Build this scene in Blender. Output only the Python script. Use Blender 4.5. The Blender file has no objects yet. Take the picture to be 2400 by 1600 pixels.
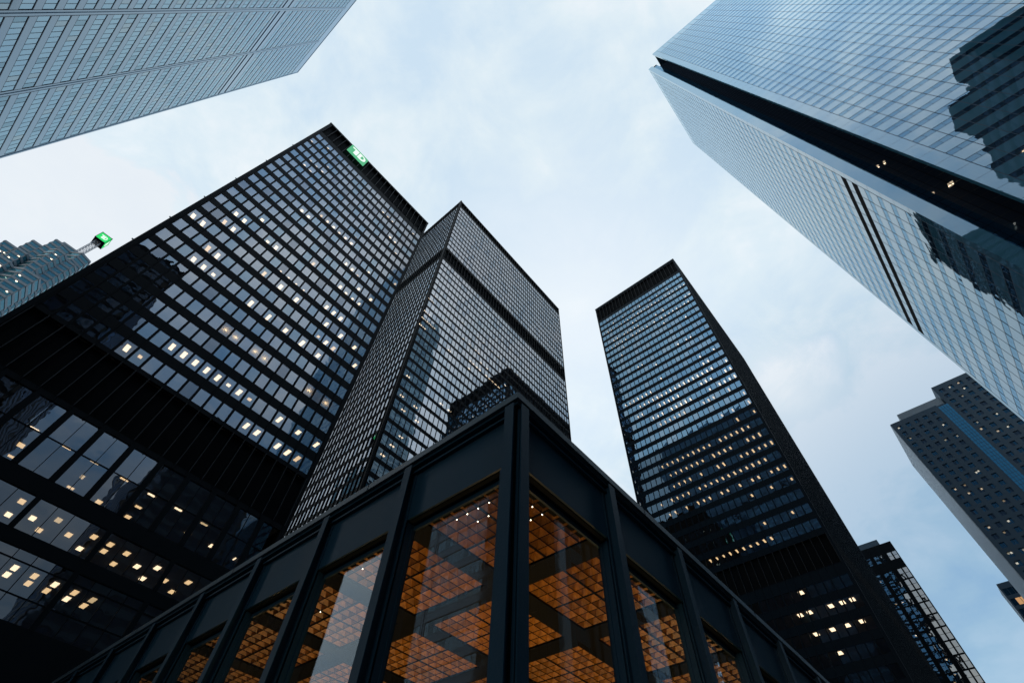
import bpy, math, random
from mathutils import Vector, Matrix
random.seed(7)
SC = bpy.context.scene
COL = SC.collection

# ------------------------------------------------------------------ camera
# world axes follow the street grid: +X and +Y are the two street directions, the eye is at the origin
RIGHT = Vector((0.64462738, -0.76391869, 0.02972848))
DOWN = Vector((0.63987703, 0.51785996, -0.56778381))
FWD = Vector((0.41834548, 0.38503156, 0.82264072))
FPX = 1137.976
cam_data = bpy.data.cameras.new("camera")
cam = bpy.data.objects.new("camera", cam_data)
COL.objects.link(cam)
cam_data.sensor_width = 36.0
cam_data.lens = 36.0 * FPX / 2400.0
cam_data.clip_start = 0.05
cam_data.clip_end = 6000
m = Matrix((RIGHT, -DOWN, -FWD)).transposed().to_4x4()
cam.matrix_world = m
SC.camera = cam

# ------------------------------------------------------------------ world, sun, exposure
SC.view_settings.view_transform = 'Standard'
SC.view_settings.look = 'None'
SC.view_settings.exposure = 0.0
SC.view_settings.gamma = 1.0
W = bpy.data.worlds.new("World")
SC.world = W
W.use_nodes = True
nt = W.node_tree
nt.nodes.clear()


def N(t, kind, **kw):
    n = t.nodes.new(kind)
    for k, v in kw.items():
        setattr(n, k, v)
    return n


def L(t, a, b):
    t.links.new(a, b)


def mth(t, op, a, b=None, c=None, clamp=False):
    n = N(t, 'ShaderNodeMath', operation=op)
    n.use_clamp = clamp
    for i, v in enumerate((a, b, c)):
        if v is None:
            continue
        if isinstance(v, (int, float)):
            n.inputs[i].default_value = v
        else:
            L(t, v, n.inputs[i])
    return n.outputs[0]


def mixc(t, fac, a, b, mode='MIX'):
    n = N(t, 'ShaderNodeMix', data_type='RGBA', blend_type=mode)
    for i, v in ((0, fac), (6, a), (7, b)):
        if isinstance(v, (int, float)):
            n.inputs[i].default_value = v
        elif isinstance(v, tuple):
            n.inputs[i].default_value = v + ((1,) if len(v) == 3 else ())
        else:
            L(t, v, n.inputs[i])
    return n.outputs[2]


SUN_EL, SUN_AZ = math.radians(9), math.radians(250)
sky = N(nt, 'ShaderNodeTexSky', sky_type='NISHITA')
sky.sun_disc = False
sky.sun_elevation = SUN_EL
sky.sun_rotation = SUN_AZ
bg_sky = N(nt, 'ShaderNodeBackground')
bg_sky.inputs[1].default_value = 0.05
L(nt, sky.outputs[0], bg_sky.inputs[0])
tc = N(nt, 'ShaderNodeTexCoord')
sep = N(nt, 'ShaderNodeSeparateXYZ')
L(nt, tc.outputs['Generated'], sep.inputs[0])
zz = mth(nt, 'MAXIMUM', sep.outputs[2], 0.0)
den = mth(nt, 'ADD', zz, 0.22)
cx = mth(nt, 'DIVIDE', sep.outputs[0], den)
cy = mth(nt, 'DIVIDE', sep.outputs[1], den)
cmb = N(nt, 'ShaderNodeCombineXYZ')
L(nt, cx, cmb.inputs[0])
L(nt, cy, cmb.inputs[1])
# cloud layers
n1 = N(nt, 'ShaderNodeTexNoise')
n1.inputs['Scale'].default_value = 1.5
n1.inputs['Detail'].default_value = 7
n1.inputs['Roughness'].default_value = 0.55
n1.inputs['Distortion'].default_value = 0.7
L(nt, cmb.outputs[0], n1.inputs['Vector'])
n2 = N(nt, 'ShaderNodeTexNoise')
n2.inputs['Scale'].default_value = 6.0
n2.inputs['Detail'].default_value = 6
n2.inputs['Roughness'].default_value = 0.6
n2.inputs['Distortion'].default_value = 0.4
L(nt, cmb.outputs[0], n2.inputs['Vector'])
v = mth(nt, 'ADD', mth(nt, 'MULTIPLY', n1.outputs[0], 0.62), mth(nt, 'MULTIPLY', n2.outputs[0], 0.38))


def lobe(direction, radius, edge):
    """a bank of cloud centred on a direction of the sky, with a ragged rim"""
    dn = Vector(direction).normalized()
    dot = N(nt, 'ShaderNodeVectorMath', operation='DOT_PRODUCT')
    nrm = N(nt, 'ShaderNodeVectorMath', operation='NORMALIZE')
    L(nt, tc.outputs['Generated'], nrm.inputs[0])
    L(nt, nrm.outputs[0], dot.inputs[0])
    dot.inputs[1].default_value = dn
    ang = mth(nt, 'ARCCOSINE', dot.outputs['Value'])
    ang = mth(nt, 'ADD', ang, mth(nt, 'MULTIPLY', mth(nt, 'SUBTRACT', n2.outputs[0], 0.5), 0.35))
    ang = mth(nt, 'ADD', ang, mth(nt, 'MULTIPLY', mth(nt, 'SUBTRACT', n1.outputs[0], 0.5), 0.30))
    return mth(nt, 'DIVIDE', mth(nt, 'SUBTRACT', radius, ang), edge, clamp=True)


CLOUD_RAMP = N(nt, 'ShaderNodeValToRGB')
cr = CLOUD_RAMP.color_ramp
cr.elements[0].position = 0.41
cr.elements[0].color = (0.63, 0.78, 0.91, 1)
cr.elements[1].position = 0.59
cr.elements[1].color = (0.95, 0.98, 1.0, 1)
e = cr.elements.new(0.50)
e.color = (0.77, 0.88, 0.94, 1)
L(nt, v, CLOUD_RAMP.inputs[0])
colr = CLOUD_RAMP.outputs[0]
lob1 = lobe((-0.22, 0.76, 0.62), 0.24, 0.03)
colr = mixc(nt, mth(nt, 'MULTIPLY', lob1, 0.8), colr, (0.87, 0.90, 0.93))
lob3 = lobe((0.45, 0.245, 0.857), 0.34, 0.35)
colr = mixc(nt, mth(nt, 'MULTIPLY', lob3, 0.6), colr, (0.97, 1.0, 1.03))
lob2 = lobe((0.738, 0.003, 0.674), 0.10, 0.10)
colr = mixc(nt, mth(nt, 'MULTIPLY', lob2, 0.8), colr, (1.1, 1.08, 1.05))
# evening falls from the +X side of the sky
dv = N(nt, 'ShaderNodeVectorMath', operation='DOT_PRODUCT')
L(nt, tc.outputs['Generated'], dv.inputs[0])
dv.inputs[1].default_value = Vector((0.93, -0.22, -0.30)).normalized()
fall = N(nt, 'ShaderNodeMapRange', interpolation_type='SMOOTHSTEP')
L(nt, dv.outputs['Value'], fall.inputs[0])
fall.inputs[1].default_value = 0.25
fall.inputs[2].default_value = 0.78
fall.inputs[3].default_value = 0.0
fall.inputs[4].default_value = 1.0
colr = mixc(nt, fall.outputs[0], colr, mixc(nt, 1.0, colr, (0.34, 0.47, 0.60), 'MULTIPLY'))
# the open sky behind the viewer: broken cloud, brighter whites and deeper gaps
dvb = N(nt, 'ShaderNodeVectorMath', operation='DOT_PRODUCT')
L(nt, tc.outputs['Generated'], dvb.inputs[0])
dvb.inputs[1].default_value = Vector((-0.6, -0.8, 0.0)).normalized()
bk = N(nt, 'ShaderNodeMapRange', interpolation_type='SMOOTHSTEP')
L(nt, dvb.outputs['Value'], bk.inputs[0])
bk.inputs[1].default_value = 0.10
bk.inputs[2].default_value = 0.45
br = N(nt, 'ShaderNodeValToRGB')
br.color_ramp.elements[0].position = 0.40
br.color_ramp.elements[0].color = (0.24, 0.46, 0.74, 1)
br.color_ramp.elements[1].position = 0.60
br.color_ramp.elements[1].color = (0.90, 0.97, 1.03, 1)
e = br.color_ramp.elements.new(0.5)
e.color = (0.52, 0.67, 0.85, 1)
L(nt, v, br.inputs[0])
vm = N(nt, 'ShaderNodeVectorMath', operation='SCALE')
L(nt, br.outputs[0], vm.inputs[0])
elf = N(nt, 'ShaderNodeMapRange', interpolation_type='SMOOTHSTEP')
L(nt, sep.outputs[2], elf.inputs[0])
elf.inputs[1].default_value = 0.35
elf.inputs[2].default_value = 0.9
elf.inputs[3].default_value = 0.20
elf.inputs[4].default_value = 1.7
L(nt, elf.outputs[0], vm.inputs['Scale'])
colr = mixc(nt, bk.outputs[0], colr, vm.outputs[0])
bg_cl = N(nt, 'ShaderNodeBackground')
L(nt, colr, bg_cl.inputs[0])
bg_cl.inputs[1].default_value = 0.93
add = N(nt, 'ShaderNodeAddShader')
L(nt, bg_sky.outputs[0], add.inputs[0])
L(nt, bg_cl.outputs[0], add.inputs[1])
wo = N(nt, 'ShaderNodeOutputWorld')
L(nt, add.outputs[0], wo.inputs[0])

sl = bpy.data.lights.new("sun", 'SUN')
sl.energy = 0.5
sl.angle = math.radians(25)
sl.color = (1.0, 0.98, 0.96)
so = bpy.data.objects.new("sun", sl)
COL.objects.link(so)
# Nishita: rotation 0 puts the sun on +Y, growing clockwise seen from above
sd = Vector((math.sin(SUN_AZ) * math.cos(SUN_EL), math.cos(SUN_AZ) * math.cos(SUN_EL), math.sin(SUN_EL)))
so.rotation_euler = sd.to_track_quat('Z', 'Y').to_euler()
so.location = sd * 400

cy_ = SC.cycles
cy_.max_bounces = 8
cy_.transparent_max_bounces = 16
cy_.glossy_bounces = 4
cy_.diffuse_bounces = 3
cy_.transmission_bounces = 6
cy_.sample_clamp_indirect = 4.0
cy_.caustics_reflective = False
cy_.caustics_refractive = False

# ------------------------------------------------------------------ materials


def mat(name):
    m_ = bpy.data.materials.new(name)
    m_.use_nodes = True
    t = m_.node_tree
    t.nodes.clear()
    out = N(t, 'ShaderNodeOutputMaterial')
    return m_, t, out


def solid(name, col, rough=0.5, metal=0.0, ior=1.5, vary=0.15, scale=0.6, spec=0.5, bump=0.0, bscale=40, streak=False):
    m_, t, out = mat(name)
    p = N(t, 'ShaderNodeBsdfPrincipled')
    tcx = N(t, 'ShaderNodeTexCoord')
    vec = tcx.outputs['Object']
    if streak:
        mp = N(t, 'ShaderNodeMapping')
        mp.inputs['Scale'].default_value = (1, 1, 0.12)
        L(t, vec, mp.inputs[0])
        vec = mp.outputs[0]
    nz = N(t, 'ShaderNodeTexNoise')
    nz.inputs['Scale'].default_value = scale
    nz.inputs['Detail'].default_value = 5
    L(t, vec, nz.inputs['Vector'])
    f = mth(t, 'MULTIPLY_ADD', nz.outputs[0], 2 * vary, 1 - vary)
    vm = N(t, 'ShaderNodeVectorMath', operation='SCALE')
    vm.inputs[0].default_value = col
    L(t, f, vm.inputs['Scale'])
    L(t, vm.outputs[0], p.inputs['Base Color'])
    L(t, mth(t, 'MULTIPLY_ADD', nz.outputs[0], rough * 0.4, rough * 0.8), p.inputs['Roughness'])
    p.inputs['Metallic'].default_value = metal
    p.inputs['IOR'].default_value = ior
    p.inputs['Specular IOR Level'].default_value = spec
    if bump:
        nb = N(t, 'ShaderNodeTexNoise')
        nb.inputs['Scale'].default_value = bscale
        L(t, tcx.outputs['Object'], nb.inputs['Vector'])
        b = N(t, 'ShaderNodeBump')
        b.inputs['Strength'].default_value = bump
        b.inputs['Distance'].default_value = 0.02
        L(t, nb.outputs[0], b.inputs['Height'])
        L(t, b.outputs[0], p.inputs['Normal'])
    L(t, p.outputs[0], out.inputs[0])
    return m_


def glass(name, tint=(1, 1, 1), ior=1.7, trans=0.5, tcol=(0.6, 0.58, 0.55), body=(0.01, 0.012, 0.015), wave=0.006, wscale=0.5, rough=0.0, double=False):
    """coated glazing sheet: fresnel mirror over a tinted see-through pane"""
    m_, t, out = mat(name)
    fr = N(t, 'ShaderNodeFresnel')
    # same mirror strength seen from either side of the sheet
    gm = N(t, 'ShaderNodeNewGeometry')
    L(t, mth(t, 'MULTIPLY_ADD', gm.outputs['Backfacing'], 1.0 / ior - ior, ior), fr.inputs['IOR'])
    gl = N(t, 'ShaderNodeBsdfGlossy')
    gl.inputs['Color'].default_value = tint + (1,)
    gl.inputs['Roughness'].default_value = rough
    tcx = N(t, 'ShaderNodeTexCoord')
    nz = N(t, 'ShaderNodeTexNoise')
    nz.inputs['Scale'].default_value = wscale
    nz.inputs['Detail'].default_value = 1.5
    L(t, tcx.outputs['Object'], nz.inputs['Vector'])
    b = N(t, 'ShaderNodeBump')
    b.inputs['Strength'].default_value = 1.0
    b.inputs['Distance'].default_value = wave
    L(t, nz.outputs[0], b.inputs['Height'])
    L(t, b.outputs[0], gl.inputs['Normal'])
    tr = N(t, 'ShaderNodeBsdfTransparent')
    tr.inputs['Color'].default_value = tcol + (1,)
    df = N(t, 'ShaderNodeBsdfDiffuse')
    df.inputs['Color'].default_value = body + (1,)
    mx1 = N(t, 'ShaderNodeMixShader')
    mx1.inputs[0].default_value = trans
    L(t, df.outputs[0], mx1.inputs[1])
    L(t, tr.outputs[0], mx1.inputs[2])
    mx2 = N(t, 'ShaderNodeMixShader')
    fac = fr.outputs[0]
    if double:
        # sealed double unit: two sheets mirror 2R / (1 + R)
        fac = mth(t, 'DIVIDE', mth(t, 'MULTIPLY', fac, 2.0), mth(t, 'ADD', fac, 1.0))
    L(t, fac, mx2.inputs[0])
    L(t, mx1.outputs[0], mx2.inputs[1])
    L(t, gl.outputs[0], mx2.inputs[2])
    L(t, mx2.outputs[0], out.inputs[0])
    return m_


def emit(name, col, strength):
    m_, t, out = mat(name)
    em = N(t, 'ShaderNodeEmission')
    em.inputs[0].default_value = col + (1,)
    em.inputs[1].default_value = strength
    L(t, em.outputs[0], out.inputs[0])
    m_.cycles.emission_sampling = 'NONE'
    return m_


M = {}
M['black'] = solid('black_painted_steel', (0.003, 0.006, 0.009), 0.5, spec=0.05, vary=0.2, streak=True)
M['black_t3'] = solid('blue_black_painted_steel', (0.002, 0.008, 0.015), 0.45, spec=0.05, vary=0.2, streak=True)
M['louvre'] = solid('louvre_black', (0.0015, 0.003, 0.0045), 0.7, spec=0.04)
M['fin'] = solid('louvre_fin_grey', (0.018, 0.022, 0.026), 0.5, spec=0.2)
M['pav'] = solid('pavilion_painted_steel', (0.004, 0.018, 0.034), 0.42, spec=0.14, vary=0.35, scale=0.9, bump=0.2, bscale=25, streak=True)
M['pav_edge_skylit'] = solid('roof_edge_skylit_steel', (0.016, 0.032, 0.046), 0.35, spec=0.5, vary=0.2)  # paler copy of the pavilion steel, caught skylight put into the colour
M['glass_t1'] = glass('grey_office_glass', (0.84, 0.91, 1.0), 2.9, wave=0.010)
M['glass_t2'] = glass('bright_office_glass', (0.84, 0.91, 1.0), 5.0, wave=0.010)
M['glass_t3'] = glass('blue_office_glass', (0.40, 0.72, 1.0), 3.6, wave=0.012)
M['glass_clear'] = glass('pavilion_glass', (0.85, 0.93, 1.0), 1.5, trans=1.0, tcol=(0.85, 0.87, 0.86), wave=0.004, wscale=0.25)
M['glass_lt'] = glass('teal_office_glass', (0.64, 0.88, 1.0), 2.6, trans=0.1, body=(0.025, 0.14, 0.26), wave=0.008, double=True)
M['glass_gt'] = glass('deep_blue_office_glass', (0.52, 0.80, 1.0), 1.75, trans=0.3, body=(0.012, 0.04, 0.08), wave=0.010, double=True)
M['dark_glass'] = glass('dulled_mirror_glass', (0.22, 0.30, 0.42), 2.2, trans=0.35, tcol=(0.3, 0.3, 0.3), body=(0.06, 0.09, 0.14), wave=0.02)  # dim tint carries the notch's dark reflections; also used for other dark windows
M['blue_glass'] = glass('blue_curtain_glass', (0.35, 0.7, 1.0), 2.6, trans=0.2, body=(0.06, 0.28, 0.50), wave=0.02)
M['steel'] = glass('blue_grey_coated_panel', (0.72, 0.88, 1.0), 1.95, trans=0.0, body=(0.035, 0.095, 0.165), wave=0.02, wscale=0.3, rough=0.10, double=True)
M['white_panel'] = glass('white_fritted_panel', (0.84, 0.95, 1.0), 1.9, trans=0.0, body=(0.07, 0.23, 0.33), wave=0.012, wscale=0.4, rough=0.02, double=True)
M['joint'] = solid('dark_panel_joint', (0.03, 0.07, 0.12), 0.5)
M['stone'] = solid('grey_granite', (0.028, 0.064, 0.10), 0.7, vary=0.2, scale=0.3)
M['stone_lt'] = solid('pale_granite', (0.20, 0.25, 0.29), 0.65, vary=0.15)
M['ceiling'] = solid('office_ceiling', (0.25, 0.24, 0.22), 0.8)
M['core'] = solid('office_core', (0.06, 0.055, 0.05), 0.8)
M['lamp'] = emit('office_lamp', (1.0, 0.79, 0.54), 5.5)
M['lamp_soft'] = emit('office_lamp_soft', (1.0, 0.70, 0.38), 3.4)
M['lamp_dim'] = emit('office_lamp_dim', (1.0, 0.74, 0.42), 2.2)
M['downlight'] = emit('downlight', (1.0, 0.83, 0.6), 12.0)
M['sign_green'] = emit('sign_green', (0.12, 0.52, 0.27), 0.95)
M['sign_green_bright'] = emit('sign_green_bright', (0.04, 0.75, 0.18), 1.0)
M['sign_white'] = emit('sign_white', (0.85, 1.0, 0.92), 1.1)
M['mast'] = solid('galvanised_mast', (0.35, 0.37, 0.4), 0.5, metal=0.3)
M['ribbed'] = solid('ribbed_grey_cladding', (0.40, 0.47, 0.54), 0.45, metal=0.0)
M['teal_glass'] = glass('teal_spandrel_glass', (0.4, 0.75, 0.9), 2.0, trans=0.2, body=(0.03, 0.15, 0.20), wave=0.02)
M['paving'] = solid('granite_paving', (0.16, 0.16, 0.165), 0.6, scale=2.0, bump=0.2)
M['asphalt'] = solid('asphalt', (0.05, 0.05, 0.052), 0.85, scale=3.0, bump=0.4)


def wood(name, k=1.0):
    m_, t, out = mat(name)
    p = N(t, 'ShaderNodeBsdfPrincipled')
    tcx = N(t, 'ShaderNodeTexCoord')
    mp = N(t, 'ShaderNodeMapping')
    mp.inputs['Scale'].default_value = (9, 9, 1.0)
    L(t, tcx.outputs['Object'], mp.inputs[0])
    nz = N(t, 'ShaderNodeTexNoise')
    nz.inputs['Scale'].default_value = 0.9
    nz.inputs['Detail'].default_value = 6
    L(t, mp.outputs[0], nz.inputs['Vector'])
    rp = N(t, 'ShaderNodeValToRGB')
    rp.color_ramp.elements[0].position = 0.3
    rp.color_ramp.elements[0].color = (0.20 * k, 0.078 * k, 0.010 * k, 1)
    rp.color_ramp.elements[1].position = 0.7
    rp.color_ramp.elements[1].color = (0.44 * k, 0.19 * k, 0.028 * k, 1)
    L(t, nz.outputs[0], rp.inputs[0])
    L(t, rp.outputs[0], p.inputs['Base Color'])
    p.inputs['Roughness'].default_value = 0.45
    L(t, p.outputs[0], out.inputs[0])
    return m_


M['wood'] = wood('warm_coffer_wood')
M['wood_dark'] = wood('dark_coffer_wood', 0.72)

# ------------------------------------------------------------------ mesh helpers


class MB:
    def __init__(self):
        self.v = []
        self.f = []
        self.mi = []
        self.mats = []

    def _m(self, name):
        if name not in self.mats:
            self.mats.append(name)
        return self.mats.index(name)

    def poly(self, pts, mname):
        b = len(self.v)
        self.v += [tuple(p) for p in pts]
        self.f.append(tuple(range(b, b + len(pts))))
        self.mi.append(self._m(mname))

    def box(self, x0, x1, y0, y1, z0, z1, mname):
        x0, x1 = min(x0, x1), max(x0, x1)
        y0, y1 = min(y0, y1), max(y0, y1)
        b = len(self.v)
        self.v += [(x0, y0, z0), (x1, y0, z0), (x1, y1, z0), (x0, y1, z0), (x0, y0, z1), (x1, y0, z1), (x1, y1, z1), (x0, y1, z1)]
        q = [(0, 3, 2, 1), (4, 5, 6, 7), (0, 1, 5, 4), (1, 2, 6, 5), (2, 3, 7, 6), (3, 0, 4, 7)]
        k = self._m(mname)
        for a in q:
            self.f.append(tuple(b + i for i in a))
            self.mi.append(k)

    def prism(self, pts, z0, z1, mname, top=True):
        n = len(pts)
        for i in range(n):
            a, c = pts[i], pts[(i + 1) % n]
            self.poly([(a[0], a[1], z0), (c[0], c[1], z0), (c[0], c[1], z1), (a[0], a[1], z1)], mname)
        if top:
            self.poly([(p[0], p[1], z1) for p in pts], mname)
            self.poly([(p[0], p[1], z0) for p in reversed(pts)], mname)

    def build(self, name, parent=None, kind=None, origin=None):
        me = bpy.data.meshes.new(name)
        me.from_pydata(self.v, [], self.f)
        for k in self.mats:
            me.materials.append(M[k])
        me.polygons.foreach_set('material_index', self.mi)
        me.update()
        o = bpy.data.objects.new(name, me)
        COL.objects.link(o)
        if parent is not None:
            o.parent = parent
            o.matrix_parent_inverse = parent.matrix_world.inverted()
        if kind:
            o['kind'] = kind
        return o


def thing(name, label, cat, loc=(0, 0, -1.6), group=None):
    o = bpy.data.objects.new(name, None)
    o.empty_display_size = 1
    COL.objects.link(o)
    o.location = loc
    o.matrix_world = Matrix.Translation(loc)
    o['label'] = label
    o['category'] = cat
    if group:
        o['group'] = group
    return o


G0 = -1.6   # ground, the eye is 1.6 m above it

# occluders for choosing which windows count as the visible ones: x0,x1,y0,y1,top
BOXES = {
    'T1': (-13.7, 21.2, 54.95, 92, 134), 'T2': (37.6, 112.8, 71.5, 108, 223), 'T3': (103, 167, 8.7, 46.2, 183),
    'GT': (62.6, 111.2, -85, -31, 298), 'GU': (57.8, 111.2, -85, -36.3, 298), 'PV': (6.5, 45, 5.7, 45, 9.5), 'LT': (-104, -46.5, 20, 92.3, 239),
    'FR': (201, 235, -70, -20, 148), 'FB': (247, 280, 0.6, 30, 128)}


def hidden(p, own):
    for k, (x0, x1, y0, y1, zt) in BOXES.items():
        if k in own:
            continue
        t0, t1 = 0.0, 0.999
        ok = True
        for a, lo, hi in ((0, x0, x1), (1, y0, y1), (2, -2, zt)):
            d = p[a]
            if abs(d) < 1e-9:
                if not (lo <= 0 <= hi):
                    ok = False
                    break
                continue
            ta, tb = lo / d, hi / d
            if ta > tb:
                ta, tb = tb, ta
            t0, t1 = max(t0, ta), min(t1, tb)
            if t0 >= t1:
                ok = False
                break
        if ok:
            return True
    return False


def shown(p, nrm, area, own):
    """apparent size of a small patch in the picture, 0 when it cannot be seen"""
    p = Vector(p)
    zc = p.dot(FWD)
    if zc <= 0.5:
        return 0
    x = FPX * p.dot(RIGHT) / zc
    y = FPX * p.dot(DOWN) / zc
    if abs(x) > 1200 or abs(y) > 800:
        return 0
    c = -Vector(nrm).dot(p) / p.length
    if c <= 0 or hidden(p, own):
        return 0
    return area * c / p.length_squared


def split_parts(items, name, parent, own, most=100):
    """items: (score, list of polys, material). The ones that show largest become parts, the rest one mass."""
    items.sort(key=lambda a: -a[0])
    vis = [i for i in items if i[0] > 0]
    head = vis[:most]
    rest = vis[most:] + [i for i in items if i[0] <= 0]
    for s, polys in head:
        b = MB()
        for pts, mn in polys:
            b.poly(pts, mn)
        b.build(name, parent)
    if rest:
        b = MB()
        for s, polys in rest:
            for pts, mn in polys:
                b.poly(pts, mn)
        b.build(name, parent, kind='stuff')


class Face:
    """a vertical facade plane: origin o (x, y), unit u along it, outward unit n"""

    def __init__(self, o, u, n):
        self.o, self.u, self.n = o, u, n

    def P(self, a, z, d=0.0):
        return (self.o[0] + self.u[0] * a + self.n[0] * d, self.o[1] + self.u[1] * a + self.n[1] * d, z)

    def box(self, mb, a0, a1, z0, z1, d0, d1, mn):
        p, q = self.P(a0, z0, d0), self.P(a1, z1, d1)
        mb.box(p[0], q[0], p[1], q[1], z0, z1, mn)

    def quad(self, a0, a1, z0, z1, d, tilt=0.0):
        j = [d + random.uniform(-tilt, tilt) for _ in range(3)]
        j.append(j[0] + j[2] - j[1])
        pts = [self.P(a0, z0, j[0]), self.P(a1, z0, j[1]), self.P(a1, z1, j[2]), self.P(a0, z1, j[3])]
        # keep the normal outward
        ux = (pts[1][0] - pts[0][0], pts[1][1] - pts[0][1])
        nx = (ux[1], -ux[0])
        if nx[0] * self.n[0] + nx[1] * self.n[1] < 0:
            pts.reverse()
        return pts
T1_LIT = "0,1 0,14 1,1 1,14 2,0 2,2 2,3 2,4 2,12 2,13 3,0 3,2 3,3 3,4 3,12 3,13 3,15 3,16 4,1 4,2 4,3 4,11 4,15 4,16 5,1 5,16 5,21 6,8 6,12 6,21 7,8 7,12 7,20 8,7 8,14 8,20 9,7 9,16 9,20 10,7 10,14 10,20 11,7 11,11 11,16 11,20 12,7 12,14 12,20 13,6 13,7 13,16 13,20 14,1 14,9 14,20 15,1 15,9 15,11 15,13 15,16 15,21 16,1 16,9 16,11 16,13 16,14 16,15 16,21 17,3 17,8 17,10 17,11 17,13 17,15 17,16 17,20 18,1 18,3 18,11 18,14 18,15 18,21 19,1 19,4 19,10 19,20 19,21 20,0 20,14 20,21 21,0 21,7 21,15 21,20"
T1_SPOT = "9,13 10,13 11,13 12,13"
T1_GLOW = "9,18 10,18 12,18 13,18 18,18 20,18"
T2_LIT = "0,7 0,9 0,10 0,11 1,6 1,7 1,9 1,10 1,11 1,17 1,19 1,24 2,5 2,6 2,10 2,20 2,23 3,10 3,22 4,19 5,8 5,20 8,11 9,17 10,6 11,8 11,17 13,8 14,5 14,10 14,11 15,6 15,8 15,10 16,8 16,10 17,6 17,9 17,10 19,9 19,10 20,6 20,10 21,10 22,6 22,10 23,10 25,9 26,6 29,6 30,5 31,5 32,5"
T3_LIT = "0,2 0,5 1,2 1,5 1,14 2,2 2,4 2,5 2,14 3,1 3,2 3,4 3,5 3,7 3,14 3,16 3,25 4,2 4,5 4,6 4,14 4,15 4,16 4,26 5,2 5,4 5,5 5,14 5,15 5,22 5,25 5,26 6,1 6,2 6,4 6,10 6,14 6,15 6,17 6,22 6,23 6,24 6,25 7,2 7,4 7,5 7,10 7,14 7,15 7,17 7,18 7,22 7,23 7,24 7,25 7,26 8,2 8,3 8,4 8,5 8,15 8,16 8,17 8,18 8,22 8,23 8,24 8,25 8,30 9,1 9,2 9,3 9,4 9,5 9,15 9,16 9,18 9,22 9,23 9,24 9,26 9,30 10,2 10,5 10,11 10,13 10,15 10,16 10,17 10,18 10,22 10,23 10,25 10,26 10,30 11,1 11,2 11,5 11,15 11,16 11,17 11,18 11,22 11,23 11,24 11,25 11,26 11,30 12,2 12,15 12,16 12,17 12,18 12,22 12,23 12,25 12,30 13,2 13,5 13,15 13,17 13,22 13,25 13,26 13,30 14,1 14,2 14,4 14,15 14,17 14,22 14,23 14,24 14,25 14,26 14,30 15,2 15,5 15,6 15,15 15,23 15,24 15,25 15,30 16,1 16,2 16,4 16,5 16,10 16,15 16,18 16,22 16,23 16,25 16,26 16,30 17,2 17,5 17,15 17,16 17,18 17,22 17,23 17,25 17,27 17,29 17,30 18,2 18,5 18,10 18,15 18,16 18,17 18,18 18,20 18,22 18,24 18,25 18,26 19,1 19,2 19,5 19,10 19,13 19,14 19,15 19,16 19,22 19,24 19,25 19,26 20,2 20,5 20,7 20,14 20,15 20,17 20,20 20,21 20,22 20,23 20,24 20,25 20,27 21,2 21,5 21,17 21,18 21,22 21,23 21,24 21,25 21,26 21,29 22,2 22,4 22,5 22,13 22,16 22,17 22,23 22,24 22,26 23,2 23,4 23,15 23,16 23,17 23,19 23,20 23,21 23,24 23,26 23,27"


VARIANTS = {'glass_t1': ['glass_t1'] * 5 + ['glass_t1_blue'] * 2 + ['glass_t1_deep'], 'glass_t2': ['glass_t2'] * 4 + ['glass_t2_deep'],
            'glass_t3': ['glass_t3'] * 5 + ['glass_t3_pale'] * 2, 'glass_lt': ['glass_lt'] * 7 + ['glass_lt_blind', 'glass_lt_deep']}
M['glass_t1_blue'] = glass('grey_office_glass_blue_cast', (0.66, 0.84, 1.0), 2.7, wave=0.010)
M['glass_t1_deep'] = glass('grey_office_glass_deep', (0.80, 0.88, 1.0), 2.3, wave=0.014)
M['glass_t2_deep'] = glass('bright_office_glass_deep', (0.74, 0.86, 1.0), 3.8, wave=0.012)
M['glass_t3_pale'] = glass('blue_office_glass_pale', (0.52, 0.78, 1.0), 3.7, wave=0.012)
M['glass_t3_low'] = glass('dulled_reflection_glass', (0.40, 0.66, 0.9), 2.3, wave=0.014)  # darker glass on lower rows, standing in for a dark tower mirrored there
M['glass_t3_base'] = glass('dulled_reflection_glass_dark', (0.4, 0.6, 0.8), 1.6, wave=0.014)  # duller still, for the base's dark reflections and the flank's sky glints
M['glass_lt_blind'] = glass('teal_office_glass_blind', (0.75, 0.92, 1.0), 2.1, trans=0.0, body=(0.10, 0.19, 0.23), wave=0.008, double=True)
M['glass_lt_deep'] = glass('teal_office_glass_deep', (0.60, 0.86, 1.0), 2.0, trans=0.2, body=(0.02, 0.06, 0.09), wave=0.008, double=True)


def cells(s):
    return set(tuple(int(q) for q in c.split(',')) for c in s.split())


# ------------------------------------------------------------------ dark steel-and-glass towers


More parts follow.
